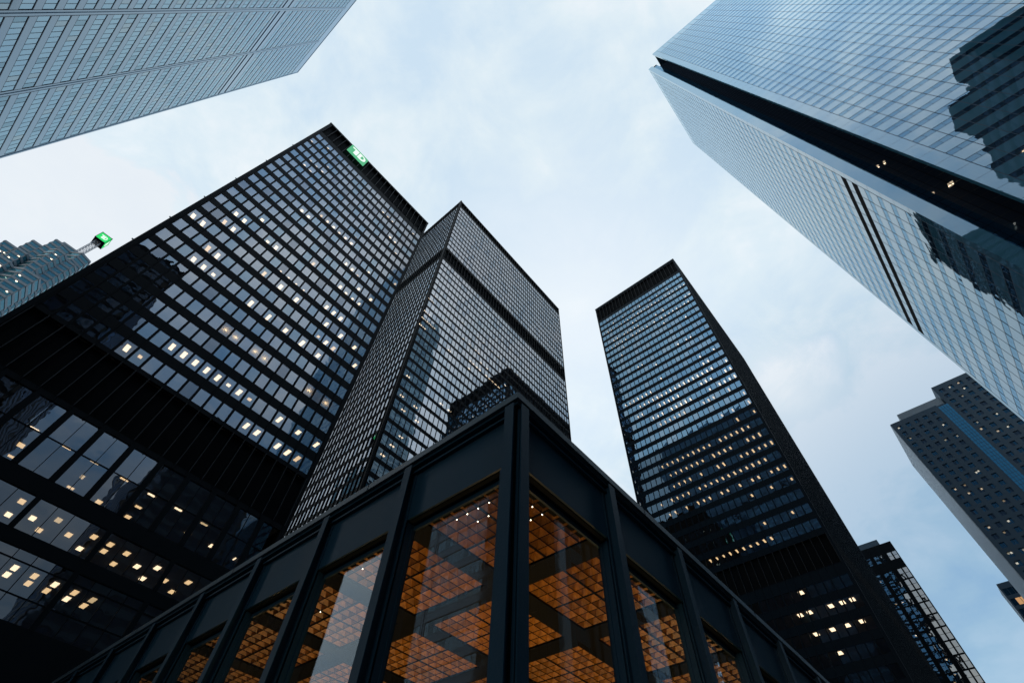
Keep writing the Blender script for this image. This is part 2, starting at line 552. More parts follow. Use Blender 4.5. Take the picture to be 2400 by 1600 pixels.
def curtain(fc, key, grid, items, rows, start, pitch, w, n, gmat, fmat, zbot, ztop, louvres=(), fin_w=0.11, fin_d=0.12, tilt=0.006, extra=None, length=None, fin_mat=None, low=None):
    """one face of a steel tower: spandrels, frame strips and I-fins into `grid`, panes into `items`"""
    fin_mat = fin_mat or fmat
    length = length if length is not None else start + n * pitch
    zone = sorted(list(rows) + [])
    # spandrels fill everything that is neither window row nor louvre
    cuts = sorted([(a, b) for a, b in rows] + [(a, b) for a, b in louvres])
    z = zbot
    for a, b in cuts:
        if a - z > 0.02:
            fc.box(grid, 0.3, length - 0.3, z, a, -0.30, -0.02, fmat)
        z = b
    if ztop - z > 0.02:
        fc.box(grid, 0.3, length - 0.3, z, ztop, -0.30, -0.02, fmat)
    gap = pitch - w
    for j in range(n + 1):
        c = start - gap / 2 + j * pitch
        for a, b in rows:
            fc.box(grid, c - gap / 2, c + gap / 2, a, b, -0.25, 0.0, fmat)
        # fins run full height; bare blades across the louvres
        fc.box(grid, c - fin_w / 2, c + fin_w / 2, zbot, ztop, -0.001, fin_d, fmat)
        for a, b in louvres:
            fc.box(grid, c - 0.035, c + 0.035, a + 0.003, b - 0.003, fin_d, fin_d + 0.03, 'fin')
            fc.box(grid, c - fin_w / 2, c + fin_w / 2, a, b, -0.6, -0.002, fmat)
    for a, b in louvres:
        fc.box(grid, 0.3, length - 0.3, a, b, -0.7, -0.55, 'louvre')
    for a, b in rows:
        for j in range(n):
            a0 = start + j * pitch
            pts = fc.quad(a0, a0 + w, a, b, -0.05, tilt)
            ctr = fc.P(a0 + w / 2, (a + b) / 2, -0.12)
            sc_ = shown(ctr, (fc.n[0], fc.n[1], 0), w * (b - a), key)
            pm = random.choice(VARIANTS.get(gmat, [gmat]))
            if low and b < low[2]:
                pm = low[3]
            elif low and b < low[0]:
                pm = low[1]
            items.append((sc_, [(pts, pm)]))


def lamp_polys(cx_, cy__, z, lx, ly, mn='lamp', hz=0.06):
    """a shallow luminaire under the ceiling: lit face and rim"""
    b = MB()
    b.box(cx_ - lx / 2, cx_ + lx / 2, cy__ - ly / 2, cy__ + ly / 2, z - hz, z, mn)
    return [([b.v[i] for i in f], mn) for f in b.f]


def tower_shell(mb, x0, x1, y0, y1, H, fmat, cap=0.9):
    mb.box(x0 - 0.12, x1 + 0.12, y0 - 0.12, y1 + 0.12, H - cap, H, fmat)
    for a, b in ((x0, y0), (x1, y0), (x1, y1), (x0, y1)):
        ca = a - 0.05 if a == x0 else a - 0.45
        cb = b - 0.05 if b == y0 else b - 0.45
        mb.box(ca, ca + 0.5, cb, cb + 0.5, G0, H - cap, fmat)


def floors(parent, tops, x0, x1, y0, y1, core, H, lift=0.3):
    sl_ = MB()
    for t in tops:
        sl_.box(x0 + 0.35, x1 - 0.35, y0 + 0.35, y1 - 0.35, t + lift, t + lift + 0.35, 'ceiling')
    sl_.build('ceiling_slabs', parent)
    c = MB()
    c.box(core[0], core[1], core[2], core[3], G0, H - 2, 'core')
    c.build('service_core', parent)


# ---- left tower with the green sign
T1 = thing('office_tower', 'black steel tower with green sign on its parapet, widest dark facade at left', 'skyscraper', (3.7, 73, G0))
X0, X1, Y0, Y1, H = -13.75, 21.25, 54.93, 92.0, 134.2
tops = [123.75 - 3.77 * k for k in range(22)]
rowsA = [(t - 2.25, t) for t in tops]
g = MB()
tower_shell(g, X0, X1, Y0, Y1, H, 'black', 0.7)
items = []
fA = Face((X0, Y0), (1, 0), (0, -1))
LV = [(126.0, 133.4), (34.6, 41.7)]
curtain(fA, ('T1',), g, items, rowsA, 0.75, 1.55, 1.25, 22, 'glass_t1', 'black', 34.0, 133.5, LV, tilt=0.008, length=35.0)
# double-height storeys with wide piers under the main shaft
for (a, b, per, w, thin, trans) in ((27.6, 34.0, 3.12, 1.24, 0.06, (30.9,)), (23.1, 26.0, 6.24, 1.40, 0.06, ()), (17.3, 22.0, 6.24, 1.40, 0.06, (21.2, 19.0))):
    np_ = 2 if per < 4 else 4
    a0 = 0.75
    ph = -3.12 if per < 4 else -0.05 - 0.1
    off = (-0.25 - (-3.12)) if False else 0
    j0 = -int((13.75 + 0.2) / per) - 1
    for j in range(j0, 8):
        g0_ = j * per + (-0.14 if per < 4 else 0.06)      # world x of the left end of a glazing group
        for k in range(np_):
            xa = g0_ + k * (w + thin)
            if xa < X0 + 0.5 or xa + w > X1 - 0.4:
                continue
            zc = [a] + sorted(trans) + [b]
            for q in range(len(zc) - 1):
                za, zb = zc[q] + (0.04 if q else 0), zc[q + 1] - (0.04 if q < len(zc) - 2 else 0)
                pts = fA.quad(xa - X0, xa - X0 + w, za, zb, -0.15, 0.010)
                items.append((shown((xa + w / 2, Y0, (za + zb) / 2), (0, -1, 0), w * (zb - za), ('T1',)), [(pts, 'glass_t1')]))
            for t_ in trans:
                fA.box(g, xa - X0, xa - X0 + w, t_ - 0.04, t_ + 0.04, -0.2, -0.08, 'black')
            if k:
                fA.box(g, xa - X0 - thin, xa - X0, a, b, -0.22, -0.06, 'black')
        ge = g0_ + np_ * w + (np_ - 1) * thin
        nx_ = g0_ + per
        lo, hi = max(ge, X0 + 0.45), min(nx_, X1 - 0.45)
        if hi - lo > 0.05:
            fA.box(g, lo - X0, hi - X0, a, b, -0.3, 0.02, 'black')
for a, b in ((26.0, 27.6), (22.0, 23.1), (13.0, 17.3)):
    fA.box(g, 0.3, 34.7, a, b, -0.35, -0.01, 'black')
fA.box(g, 0.3, 34.7, 13.0, 13.4, -0.01, 0.3, 'black')
# set-back lobby below
fA.box(g, 1.5, 33.5, G0, 13.0, -3.2, -3.0, 'louvre')
for fc_, ln in ((Face((X1, Y0), (0, 1), (1, 0)), Y1 - Y0), (Face((X1, Y1), (-1, 0), (0, 1)), X1 - X0), (Face((X0, Y1), (0, -1), (-1, 0)), Y1 - Y0)):
    n_ = int((ln - 1.2) / 1.55)
    curtain(fc_, ('T1',), g, items, rowsA, (ln - n_ * 1.55 + 0.3) / 2, 1.55, 1.25, n_, 'glass_t1', 'black', 13.0, 133.5, [LV[0]], length=ln)
# small floodlight brackets on the near edge
for zb in (58, 66, 75, 85, 97, 110):
    g.box(X0 - 0.28, X0 - 0.05, Y0 + 0.1, Y0 + 0.25, zb, zb + 0.12, 'mast')
g.build('facade_grid', T1)
split_parts(items, 'window', T1, 'T1')
floors(T1, tops + [34.0, 26.0, 22.0], X0, X1, Y0, Y1, (X0 + 4, X1 - 4, Y0 + 14.5, Y1 - 5), H)
items = []
for c, k in sorted(cells(T1_LIT)):
    if c > 21 or k > 21:
        continue
    xw = X0 + 0.75 + c * 1.55 + 0.62
    zc = tops[k] + 0.3
    p = (xw * 1.03, Y0 + 1.65, zc)
    ln_ = random.choice((1.25, 1.15, 1.25, 0.9, 0.5))
    items.append((shown(p, (0, -0.2, -1), 0.5, ('T1',)) + 1e-9, lamp_polys(p[0], p[1], zc, random.uniform(0.42, 0.54), ln_, random.choice(['lamp', 'lamp', 'lamp', 'lamp_soft']))))
for c, k in cells(T1_SPOT):
    xw = X0 + 0.75 + c * 1.55 + 0.62
    items.append((1e-8, lamp_polys(xw * 1.03, Y0 + 1.9, tops[k] + 0.3, 0.3, 0.3)))
PODL = [(-4.5, 30.9), (-4.2, 29.1), (-4.0, 27.9), (-1.5, 30.8), (1.2, 29.1), (1.1, 27.8), (1.1, 30.8), (4.1, 30.7), (3.7, 27.8), (7.0, 30.6), (6.7, 29.0), (9.9, 30.6), (6.5, 27.75), (12.0, 28.9), (12.9, 30.5), (14.8, 28.9), (17.6, 28.8),
        (-0.9, 25.1), (-0.9, 23.8), (0.6, 24.3), (1.6, 23.7), (2.2, 25.0), (3.6, 24.3), (5.0, 23.7), (5.3, 25.0), (6.8, 25.0), (6.7, 24.3), (8.4, 24.9), (8.0, 23.7), (9.8, 24.3), (11.4, 24.9), (10.8, 23.6), (12.6, 24.2), (14.6, 24.9), (13.7, 23.6),
        (2.2, 20.6), (2.1, 20.0), (3.7, 20.6), (3.7, 20.0), (5.3, 20.6), (5.1, 20.0), (6.9, 20.6), (6.7, 20.0), (8.4, 20.6), (8.1, 20.0)]
for px_, pz_ in PODL:
    zc = 34.3 if pz_ > 27 else (26.3 if pz_ > 23 else 22.3)
    zc -= 0.001
    s = zc / pz_
    lx_, ly_ = (0.85, 0.28) if pz_ > 30 else ((0.48, 0.85) if pz_ > 22.5 else (0.44, 1.1))
    if 27 < pz_ < 30:
        lx_, ly_ = random.choice(((0.6, 0.8), (0.7, 0.4), (0.35, 0.7)))
    items.append((shown((px_ * s, Y0 * s, zc), (0, -0.2, -1), 0.7, ('T1',)) + 1e-9, lamp_polys(px_ * s, Y0 * s, zc, lx_, ly_, random.choice(['lamp', 'lamp_soft', 'lamp_soft', 'lamp_dim']))))
split_parts(items, 'ceiling_light', T1, 'T1')
for c, k in cells(T1_GLOW):
    ld = bpy.data.lights.new('room_light', 'POINT')
    ld.energy = 60
    ld.color = (1.0, 0.72, 0.38)
    ld.shadow_soft_size = 0.08
    lo_ = bpy.data.objects.new('room_light', ld)
    COL.objects.link(lo_)
    lo_.parent = T1
    lo_.matrix_parent_inverse = T1.matrix_world.inverted()
    lo_.location = ((X0 + 0.75 + c * 1.55 + 0.6) * 1.03, Y0 + 1.6, tops[k] + 0.05)


def letters_td(plate, fc, a0, a1, z0, z1, d, mn, parent, thick=0.12):
    """the two white letters of the sign as raised shapes"""
    W_, H_ = a1 - a0, z1 - z0

    def sh(poly, name):
        b = MB()
        front = [fc.P(a0 + u * W_, z0 + v_ * H_, d + thick) for u, v_ in poly]
        back = [fc.P(a0 + u * W_, z0 + v_ * H_, d) for u, v_ in poly]
        b.poly(front, mn)
        n_ = len(poly)
        for i in range(n_):
            b.poly([front[i], back[i], back[(i + 1) % n_], front[(i + 1) % n_]], mn)
        return b

    t = sh([(0.10, 0.72), (0.10, 0.82), (0.47, 0.82), (0.47, 0.20), (0.27, 0.20), (0.27, 0.72)], 'letter')
    t.build('letter', parent)
    b = MB()
    outer, inner = [], []
    outer += [(0.51, 0.20), (0.51, 0.82)]
    inner += [(0.66, 0.32), (0.66, 0.70)]
    for i in range(9):
        an = math.pi / 2 - i * math.pi / 8
        outer.append((0.68 + 0.24 * math.cos(an), 0.51 + 0.31 * math.sin(an)))
        inner.append((0.70 + 0.11 * math.cos(an), 0.51 + 0.19 * math.sin(an)))
    n_ = len(outer)
    for i in range(n_):
        k = (i + 1) % n_
        q = [outer[i], outer[k], inner[k], inner[i]]
        b.poly([fc.P(a0 + u * W_, z0 + v_ * H_, d + thick) for u, v_ in q], mn)
        b.poly([fc.P(a0 + outer[i][0] * W_, z0 + outer[i][1] * H_, d + thick), fc.P(a0 + outer[k][0] * W_, z0 + outer[k][1] * H_, d + thick),
                fc.P(a0 + outer[k][0] * W_, z0 + outer[k][1] * H_, d), fc.P(a0 + outer[i][0] * W_, z0 + outer[i][1] * H_, d)], mn)
    b.build('letter', parent)


S1 = thing('illuminated_sign', 'green square sign with two white letters on the black louvred parapet', 'sign', (-4.0, Y0 - 0.4, 128.6))
b = MB()
fA.box(b, 13.75 - 6.65, 13.75 - 1.3, 128.65, 133.45, 0.22, 0.50, 'sign_green')
b.build('sign_panel', S1)
letters_td(None, fA, 13.75 - 6.65, 13.75 - 1.3, 128.65, 133.45, 0.505, 'sign_white', S1)

# ---- tallest black tower in the middle
T2 = thing('office_tower', 'tall black tower with close vertical fins and a dark horizontal band, in the middle', 'skyscraper', (75, 90, G0))
X0, X1, Y0, Y1, H = 37.6, 112.9, 71.5, 108.0, 223.0
r_up = [(216.2 - 3.8 * k - 2.65, 216.2 - 3.8 * k) for k in range(12)]
r_lo = [(161.3 - 3.8 * k - 2.65, 161.3 - 3.8 * k) for k in range(40)]
rows2 = r_up + r_lo
LV2 = [(217.6, 221.9), (163.0, 170.0)]
g = MB()
tower_shell(g, X0, X1, Y0, Y1, H, 'black', 0.8)
items = []
fB = Face((X0, Y0), (1, 0), (0, -1))
fBl = Face((X0, Y1), (0, -1), (-1, 0))
curtain(fB, ('T2',), g, items, rows2, 0.85, 1.515, 1.36, 49, 'glass_t2', 'black', G0, H - 0.8, LV2, tilt=0.008, length=X1 - X0, fin_w=0.09, fin_d=0.09)
curtain(fBl, ('T2',), g, items, rows2, 0.85, 1.515, 1.36, 23, 'glass_t2', 'black', G0, H - 0.8, LV2, tilt=0.010, length=Y1 - Y0, fin_w=0.10, fin_d=0.17)
for fc_, ln in ((Face((X1, Y0), (0, 1), (1, 0)), Y1 - Y0), (Face((X1, Y1), (-1, 0), (0, 1)), X1 - X0)):
    n_ = int((ln - 1.5) / 3.03)
    curtain(fc_, ('T2',), g, items, rows2[::1], 0.85, 3.03, 2.8, n_, 'glass_t2', 'black', G0, H - 0.8, LV2, length=ln)
for q in range(12):
    g.box(X0 - 0.1, X0 + 0.05, Y0 + 1 + q * 3.0, Y0 + 1.12 + q * 3.0, H, H + 0.7, 'black')
g.box(X0 - 0.1, X0 + 0.5, Y0 - 0.1, Y0 + 0.5, H, H + 0.6, 'black')
g.build('facade_grid', T2)
split_parts(items, 'window', T2, 'T2')
floors(T2, [b_ for a_, b_ in rows2], X0, X1, Y0, Y1, (X0 + 8, X1 - 8, Y0 + 10, Y1 - 10), H)
items = []
for c, k in sorted(cells(T2_LIT)):
    if k > 39 or c > 48:
        continue
    zc = r_lo[k][1] + 0.3
    items.append((shown((X0 + 0.85 + c * 1.515 + 0.7, Y0 + 1.7, zc), (0, -0.2, -1), 0.5, ('T2',)) + 1e-9, lamp_polys(X0 + 0.85 + c * 1.515 + 0.9, Y0 + 1.75, zc, 1.15, 0.42)))
split_parts(items, 'ceiling_light', T2, 'T2')

# ---- slim blue-black tower right of centre
T3 = thing('office_tower', 'slim blue black tower with many lit windows and a dark flank, right of the middle', 'skyscraper', (135, 27, G0))
X0, X1, Y0, Y1, H = 103.0, 167.5, 8.65, 46.5, 183.0
t3 = [171.3 - 3.64 * k for k in range(31)]
t3b = [50.5 - 3.64 * k for k in range(12)]
rows3 = [(t - 2.15, t) for t in t3 + t3b]
LV3 = [(173.0, 181.3), (52.7, 58.6)]
g = MB()
tower_shell(g, X0, X1, Y0, Y1, H, 'black_t3', 0.9)
items = []
fC = Face((X0, Y1), (0, -1), (-1, 0))
fCr = Face((X0, Y0), (1, 0), (0, -1))
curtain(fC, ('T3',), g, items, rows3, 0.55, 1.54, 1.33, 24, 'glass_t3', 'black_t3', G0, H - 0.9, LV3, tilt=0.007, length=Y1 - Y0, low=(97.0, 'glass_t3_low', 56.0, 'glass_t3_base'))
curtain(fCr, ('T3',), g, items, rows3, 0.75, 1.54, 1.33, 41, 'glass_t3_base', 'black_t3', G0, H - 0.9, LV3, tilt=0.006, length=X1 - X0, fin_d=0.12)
for fc_, ln in ((Face((X1, Y0), (0, 1), (1, 0)), Y1 - Y0), (Face((X1, Y1), (-1, 0), (0, 1)), X1 - X0)):
    n_ = int((ln - 1.5) / 3.08)
    curtain(fc_, ('T3',), g, items, rows3, 0.8, 3.08, 2.8, n_, 'glass_t3', 'black_t3', G0, H - 0.9, LV3, length=ln)
g.build('facade_grid', T3)
split_parts(items, 'window', T3, 'T3')
floors(T3, t3 + t3b, X0, X1, Y0, Y1, (X0 + 9, X1 - 9, Y0 + 8, Y1 - 8), H)
items = []
for c, k in sorted(cells(T3_LIT)):
    if k > 30:
        continue
    yw = Y1 - 0.55 - c * 1.54 - 0.66
    zc = t3[k] + 0.3
    ln_ = 1.3 if k > 13 else 0.9
    items.append((shown((X0 + 1.5, yw, zc), (-0.2, 0, -1), 0.5, ('T3',)) + 1e-9, lamp_polys(X0 + 1.75, yw, zc, ln_ * random.uniform(0.6, 1.1), 0.36, 'lamp_soft' if k > 17 else 'lamp')))
for py, pz in ((18.0, 49.3), (12.3, 46.6), (10.6, 46.1), (14.3, 46.0), (19.8, 46.4), (18.1, 45.8), (10.9, 42.6), (13.3, 42.5), (15.8, 42.4), (18.6, 42.3), (16.4, 38.0)):
    k = min(range(len(t3b)), key=lambda q: abs(t3b[q] + 0.3 - pz - 1.0))
    zc = t3b[k] + 0.3
    items.append((shown((X0 + 2, py, zc), (-0.2, 0, -1), 0.5, ('T3',)) + 1e-9, lamp_polys(X0 + 2.2, py * 1.02, zc, 1.3, 0.8)))
split_parts(items, 'ceiling_light', T3, 'T3')

# ------------------------------------------------------------------ white banded tower, top right
GT = thing('office_tower', 'pale banded glass tower with a dark notch down its corner, top right', 'skyscraper', (85, -60, G0))
H = 298.0
XA, XB, YA, YB, YE = 57.8, 111.25, -31.0, -36.2, -90.0
wall = MB()
items = []
fU = Face((XA, YB), (0, -1), (-1, 0))
fL = Face((62.6, YA), (1, 0), (0, 1))
zrows = [(89.65 + 4.1 * k, 91.1 + 4.1 * k) for k in range(-21, 49)]
zrowsL = [(89.65 + 4.1 * k + 0.35, 91.1 + 4.1 * k + 0.5) for k in range(-21, 49)]


def banded(fc, key, zr, c0, n, length, blackrows=()):
    z = G0
    for a, b in zr:
        fc.box(wall, 0, length, z, a, -0.5, 0.0, 'white_panel')
        fc.box(wall, 0, c0, a, b, -0.5, 0.0, 'white_panel')
        fc.box(wall, c0 + n * 3.05, length, a, b, -0.5, 0.0, 'white_panel')
        fc.box(wall, c0, c0 + n * 3.05, a, a + 0.06, -0.3, 0.012, 'joint')
        fc.box(wall, c0, c0 + n * 3.05, b - 0.06, b, -0.3, 0.012, 'joint')
        fc.box(wall, 0, c0 - 0.05, a - 0.02, a + 0.02, 0.0, 0.006, 'joint')
        z = b
        if (a, b) in blackrows:
            fc.box(wall, c0, c0 + n * 3.05, a - 0.1, b + 0.25, -0.02, 0.03, 'louvre')
            continue
        for j in range(n):
            for h in range(2):
                a0 = c0 + j * 3.05 + h * 1.525
                pts = fc.quad(a0 + 0.03, a0 + 1.495, a + 0.06, b - 0.06, -0.010, 0.005)
                s_ = shown(fc.P(a0 + 0.75, (a + b) / 2), (fc.n[0], fc.n[1], 0), 1.5 * 1.4, key)
                items.append((s_, [(pts, 'glass_gt')]))
            if j >= 0:
                wall.poly(fc.quad(c0 + j * 3.05 + 0.04, c0 + j * 3.05 + 3.01, a - 2.63, a - 0.02, 0.008, 0.004), 'white_panel')
            fc.box(wall, c0 + j * 3.05 + 1.505, c0 + j * 3.05 + 1.545, a, b, -0.1, -0.005, 'joint')
    fc.box(wall, 0, length, z, H, -0.5, 0.0, 'white_panel')
    for j in range(n + 1):
        c = c0 + j * 3.05
        fc.box(wall, c - 0.045, c + 0.045, G0, H - 1.5, -0.09, 0.025, 'joint')


banded(fU, ('GT', 'GU'), zrows, 2.35, 17, 53.8)
blk = (zrowsL[23], zrowsL[24])
banded(fL, ('GT', 'GU'), zrowsL, 1.45, 15, 48.65, blk)
# the notch: return, glazing coloured dark for its mirrored shade, narrow bright window strip and the inner edge panel
poly = [(XA + 0.5, YB), (58.5, YB), (58.5, -40.2), (64.6, -40.2), (64.6, -35.25), (63.25, -35.25), (63.25, -33.1), (62.6 + 0.0, -33.1)]
wall.box(57.85, 58.5, YB, YB + 0.02, G0, H, 'white_panel')
wall.box(58.2, 58.5, -40.2, YB, G0, H, 'white_panel')
wall.box(58.2, 64.6, -40.6, -40.2, G0, H, 'louvre')
wall.box(62.6, 63.0, -33.2, YA - 0.5, G0, H, 'white_panel')
k = 0
z = 6.0
dk = MB()
while z < H - 3:
    for j in range(3):
        ya = -40.1 + j * 1.62
        dk.poly([(64.6, ya, z), (64.6, ya, z + 1.98), (64.6, ya + 1.58, z + 1.98), (64.6, ya + 1.58, z)][::-1], 'dark_glass')
    z += 2.05
dk.box(67.5, 67.7, -44, -31.8, G0, H - 2, 'core')
for j in range(4):
    dk.box(64.58, 64.7, -40.16 + j * 1.62, -40.1 + j * 1.62, G0, H, 'louvre')
dk.box(63.3, 64.75, -35.25, -33.2, G0, H, 'louvre')
dk.build('notch_glazing', GT)
st = MB()
z = 4.0
while z < H - 4:
    st.box(63.18, 63.3, -35.2, -34.33, z, z + 1.95, 'glass_gt')
    st.box(63.18, 63.3, -34.25, -33.45, z, z + 1.95, 'glass_gt')
    z += 2.05
st.build('notch_window_strip', GT)
# roof, far walls
wall.prism([(58.3, -36.7), (58.3, YE + 0.5), (XB - 0.5, YE + 0.5), (XB - 0.5, -31.6), (65, -31.6), (65, -36.7)], H - 1.2, H - 0.4, 'white_panel')
wall.box(XA + 0.5, XB, YE, YE + 0.5, G0, H, 'white_panel')
wall.box(XB - 0.5, XB, YE + 0.5, YA - 0.5, G0, H, 'white_panel')
wall.build('banded_cladding', GT)
split_parts(items, 'window', GT, 'GT')
inn = MB()
inn.box(70, 105, -84, -46, G0, H - 5, 'core')
for a, b in zrows:
    inn.box(XA + 0.6, XB - 0.6, YE + 0.6, YB - 4.6, b + 0.2, b + 0.5, 'ceiling')
inn.build('interior_floors', GT)
lt = MB()
for (px_, py_) in ((2264, 431), (2266, 428), (2236, 447)):
    pass
items = []
for (yy, zz2) in ((-36.3, 85.7), (-39.2, 85.7), (-36.8, 102.4), (-38.0, 102.4)):
    items.append((1.0, lamp_polys(65.8, yy, zz2, 0.9, 0.35 if zz2 > 100 else 0.8)))
for (yy, kk) in ((-40.4, 17), (-43.6, 17), (-49, 18), (-52, 19), (-74, 33), (-70, 31)):
    items.append((1.0, lamp_polys(XA + 1.2, yy, 91.1 + 4.1 * (kk - 21) + 0.19, 0.5, 0.9)))
split_parts(items, 'ceiling_light', GT, 'GT')

# ------------------------------------------------------------------ stainless tower, top left
LT = thing('office_tower', 'blue grey steel panelled tower with long rows of windows and pale piers, top left', 'skyscraper', (-75, 56, G0))
H = 237.2
XL, YT, YBm = -46.5, 92.0, 20.0
fT = Face((XL, YT), (0, -1), (1, 0))
wall = MB()
items = []
LN = YT - YBm
lrows = [(81.4 + 4.05 * k, 83.95 + 4.05 * k) for k in range(-20, 37)]
gaps = []
piers = [18.35 + 17.2 * j for j in range(4)]
bays = []
s = 0.7
for p_ in piers:
    bays.append((s, p_ - 0.6))
    s = p_ + 0.6
z = G0
for a, b in lrows:
    fT.box(wall, 0, LN, z, a, -0.6, 0.0, 'steel')
    fT.box(wall, 0, bays[0][0], a, b, -0.6, 0.0, 'steel')
    for i, p_ in enumerate(piers):
        fT.box(wall, p_ - 0.6, p_ + 0.6, a, b, -0.6, 0.0, 'steel')
    if a > 168 and a < 178:
        for s0, s1 in bays:
            fT.box(wall, s0, s1, a + 0.1, b - 1.6, -0.3, -0.2, 'louvre')
            fT.box(wall, s0, s1, b - 1.6, b, -0.6, 0.0, 'steel')
    else:
        for s0, s1 in bays:
            n_ = 14
            w_ = (s1 - s0) / n_
            for j in range(n_):
                pts = fT.quad(s0 + j * w_ + 0.04, s0 + (j + 1) * w_ - 0.04, a, b, -0.05, 0.006)
                items.append((shown(fT.P(s0 + (j + .5) * w_, (a + b) / 2), (1, 0, 0), w_ * (b - a), ('LT',)), [(pts, random.choice(VARIANTS['glass_lt']))]))
            for j in range(1, n_):
                fT.box(wall, s0 + j * w_ - 0.04, s0 + j * w_ + 0.04, a, b, -0.1, -0.03, 'joint')
            fT.box(wall, s0, s1, b - 0.14, b, -0.1, 0.012, 'joint')  # dark head line stands in for the shade of a window recess
            fT.box(wall, s0, s1, a, a + 0.05, -0.1, 0.012, 'joint')
    z = b
fT.box(wall, 0, LN, z, H, -0.6, 0.0, 'steel')
for p_ in piers:
    for q in (-0.6, 0.0, 0.6):
        fT.box(wall, p_ + q - 0.05, p_ + q + 0.05, G0, H - 5.5, -0.01, 0.02 if q else 0.10, 'joint' if q else 'steel')
fT.box(wall, 0, LN, H - 0.4, H, 0.0, 0.10, 'steel')
fT.box(wall, 0, 0.35, G0, H, 0.0, 0.12, 'steel')
wall.box(XL - 58, XL - 0.6, YT - 0.4, YT, G0, H, 'steel')
wall.box(XL - 58, XL - 0.6, YBm, YBm + 0.4, G0, H, 'steel')
wall.box(XL - 58, XL - 57.6, YBm + 0.4, YT - 0.4, G0, H, 'steel')
wall.box(XL - 57.6, XL - 0.6, YBm + 0.4, YT - 0.4, H - 1.5, H - 1.0, 'steel')
wall.build('steel_cladding', LT)
split_parts(items, 'window', LT, 'LT')
inn = MB()
inn.box(XL - 50, XL - 6, YBm + 6, YT - 6, G0, H - 5, 'core')
inn.build('interior_core', LT)

# ------------------------------------------------------------------ stepped granite tower with a blue glass strip, far right
FR = thing('office_tower', 'stepped grey stone tower with a blue glass strip and small paired windows, far right', 'skyscraper', (215, -45, G0))
XF = 201.0
fF = Face((XF, -23.7), (0, -1), (-1, 0))
wall = MB()
items = []
wins = MB()


def punched(fc, a0, a1, zt, cols, w, key, pitch=2.98, h=1.75, z0=20):
    """stone face with pairs of punched windows, built as spandrel courses and piers"""
    z = zt
    first = True
    edges = []
    for c in cols:
        edges += [(c, c + w)]
    top = zt - 2.2
    zprev = zt
    while top - h > z0:
        fc.box(wall, a0, a1, top, zprev, -0.6, 0.0, 'stone')
        s_ = a0
        for c0_, c1_ in edges:
            fc.box(wall, s_, c0_, top - h, top, -0.6, 0.0, 'stone')
            fc.box(wall, (c0_ + c1_) / 2 - 0.05, (c0_ + c1_) / 2 + 0.05, top - h, top, -0.4, -0.2, 'joint')
            s_ = c1_
            for q in range(2):
                pts = fc.quad(c0_ + q * w / 2, c0_ + (q + 1) * w / 2, top - h, top, -0.35, 0.01)
                items.append((shown(fc.P((c0_ + c1_) / 2, top - h / 2), (fc.n[0], fc.n[1], 0), w * h / 2, key), [(pts, random.choice(['dark_glass', 'glass_fr', 'glass_fr']))]))
        fc.box(wall, s_, a1, top - h, top, -0.6, 0.0, 'stone')
        zprev = top - h
        top -= pitch
    fc.box(wall, a0, a1, G0, zprev, -0.6, 0.0, 'stone')


M['glass_fr'] = glass('dark_blue_small_window_glass', (0.35, 0.68, 1.0), 2.4, trans=0.4, tcol=(0.3, 0.35, 0.4), body=(0.004, 0.03, 0.05), wave=0.01)
punched(fF, 0.0, 16.6, 146.1, [1.25 + 3.04 * i for i in range(5)], 1.45, ('FR',))
punched(fF, 20.1, 46.0, 154.1, [21.2 + 3.15 * i for i in range(8)], 1.6, ('FR',))
wall.box(XF + 0.6, XF + 31, -43.3, -24.3, G0, 146.0, 'stone')
wall.box(XF + 0.9, XF + 26, -43.2, -27.9, 146.0, 149.6, 'stone_lt')
wall.box(XF + 0.6, XF + 31, -69.5, -44.0, G0, 154.0, 'stone')
wall.box(XF - 0.1, XF + 31, -43.8, -43.6, 140, 154.1, 'stone')
# ribbed flank facing the camera side
for i in range(44):
    x_ = XF + 0.3 + i * 0.7
    wall.box(x_, x_ + 0.36, -24.3, -23.72 + 0.22, G0, 146.1, 'ribbed')
wall.box(XF + 0.05, XF + 31, -24.25, -23.75, G0, 146.1, 'ribbed')
wall.build('stone_wall', FR)
st = MB()
z = 144.8
while z > 20:
    for j in range(4):
        st.poly(fF.quad(16.7 + j * 0.85, 16.7 + j * 0.85 + 0.70, z - 1.36, z, 0.12, 0.01), 'blue_glass')
    z -= 1.49
fF.box(st, 16.6, 20.1, G0, 145.0, -0.5, 0.02, 'joint')
st.build('blue_glass_strip', FR)
# each window is lit or dark; the lamps hang behind the glass
split_parts(items, 'window', FR, 'FR')
items = []
rnd = random.Random(5)
tops_a = [143.9 - 2.98 * i for i in range(36)]
tops_b = [151.9 - 2.98 * i for i in range(38)]
for i in range(75):
    if rnd.random() < 0.5:
        yy = -23.7 - (1.25 + 3.04 * rnd.randrange(5)) - rnd.choice((0.35, 1.05))
        zz2 = rnd.choice(tops_a)
    else:
        yy = -23.7 - (21.2 + 3.15 * rnd.randrange(8)) - rnd.choice((0.4, 1.15))
        zz2 = rnd.choice(tops_b)
    items.append((1.0, lamp_polys(XF + 0.50, yy, zz2 - rnd.choice((0.1, 0.3)), 0.12, 0.55, rnd.choice(['lamp', 'lamp', 'lamp_dim']), 0.5)))
# luminaires stand in front of the solid core, just inside the glass
split_parts(items, 'ceiling_light', FR, 'FR')

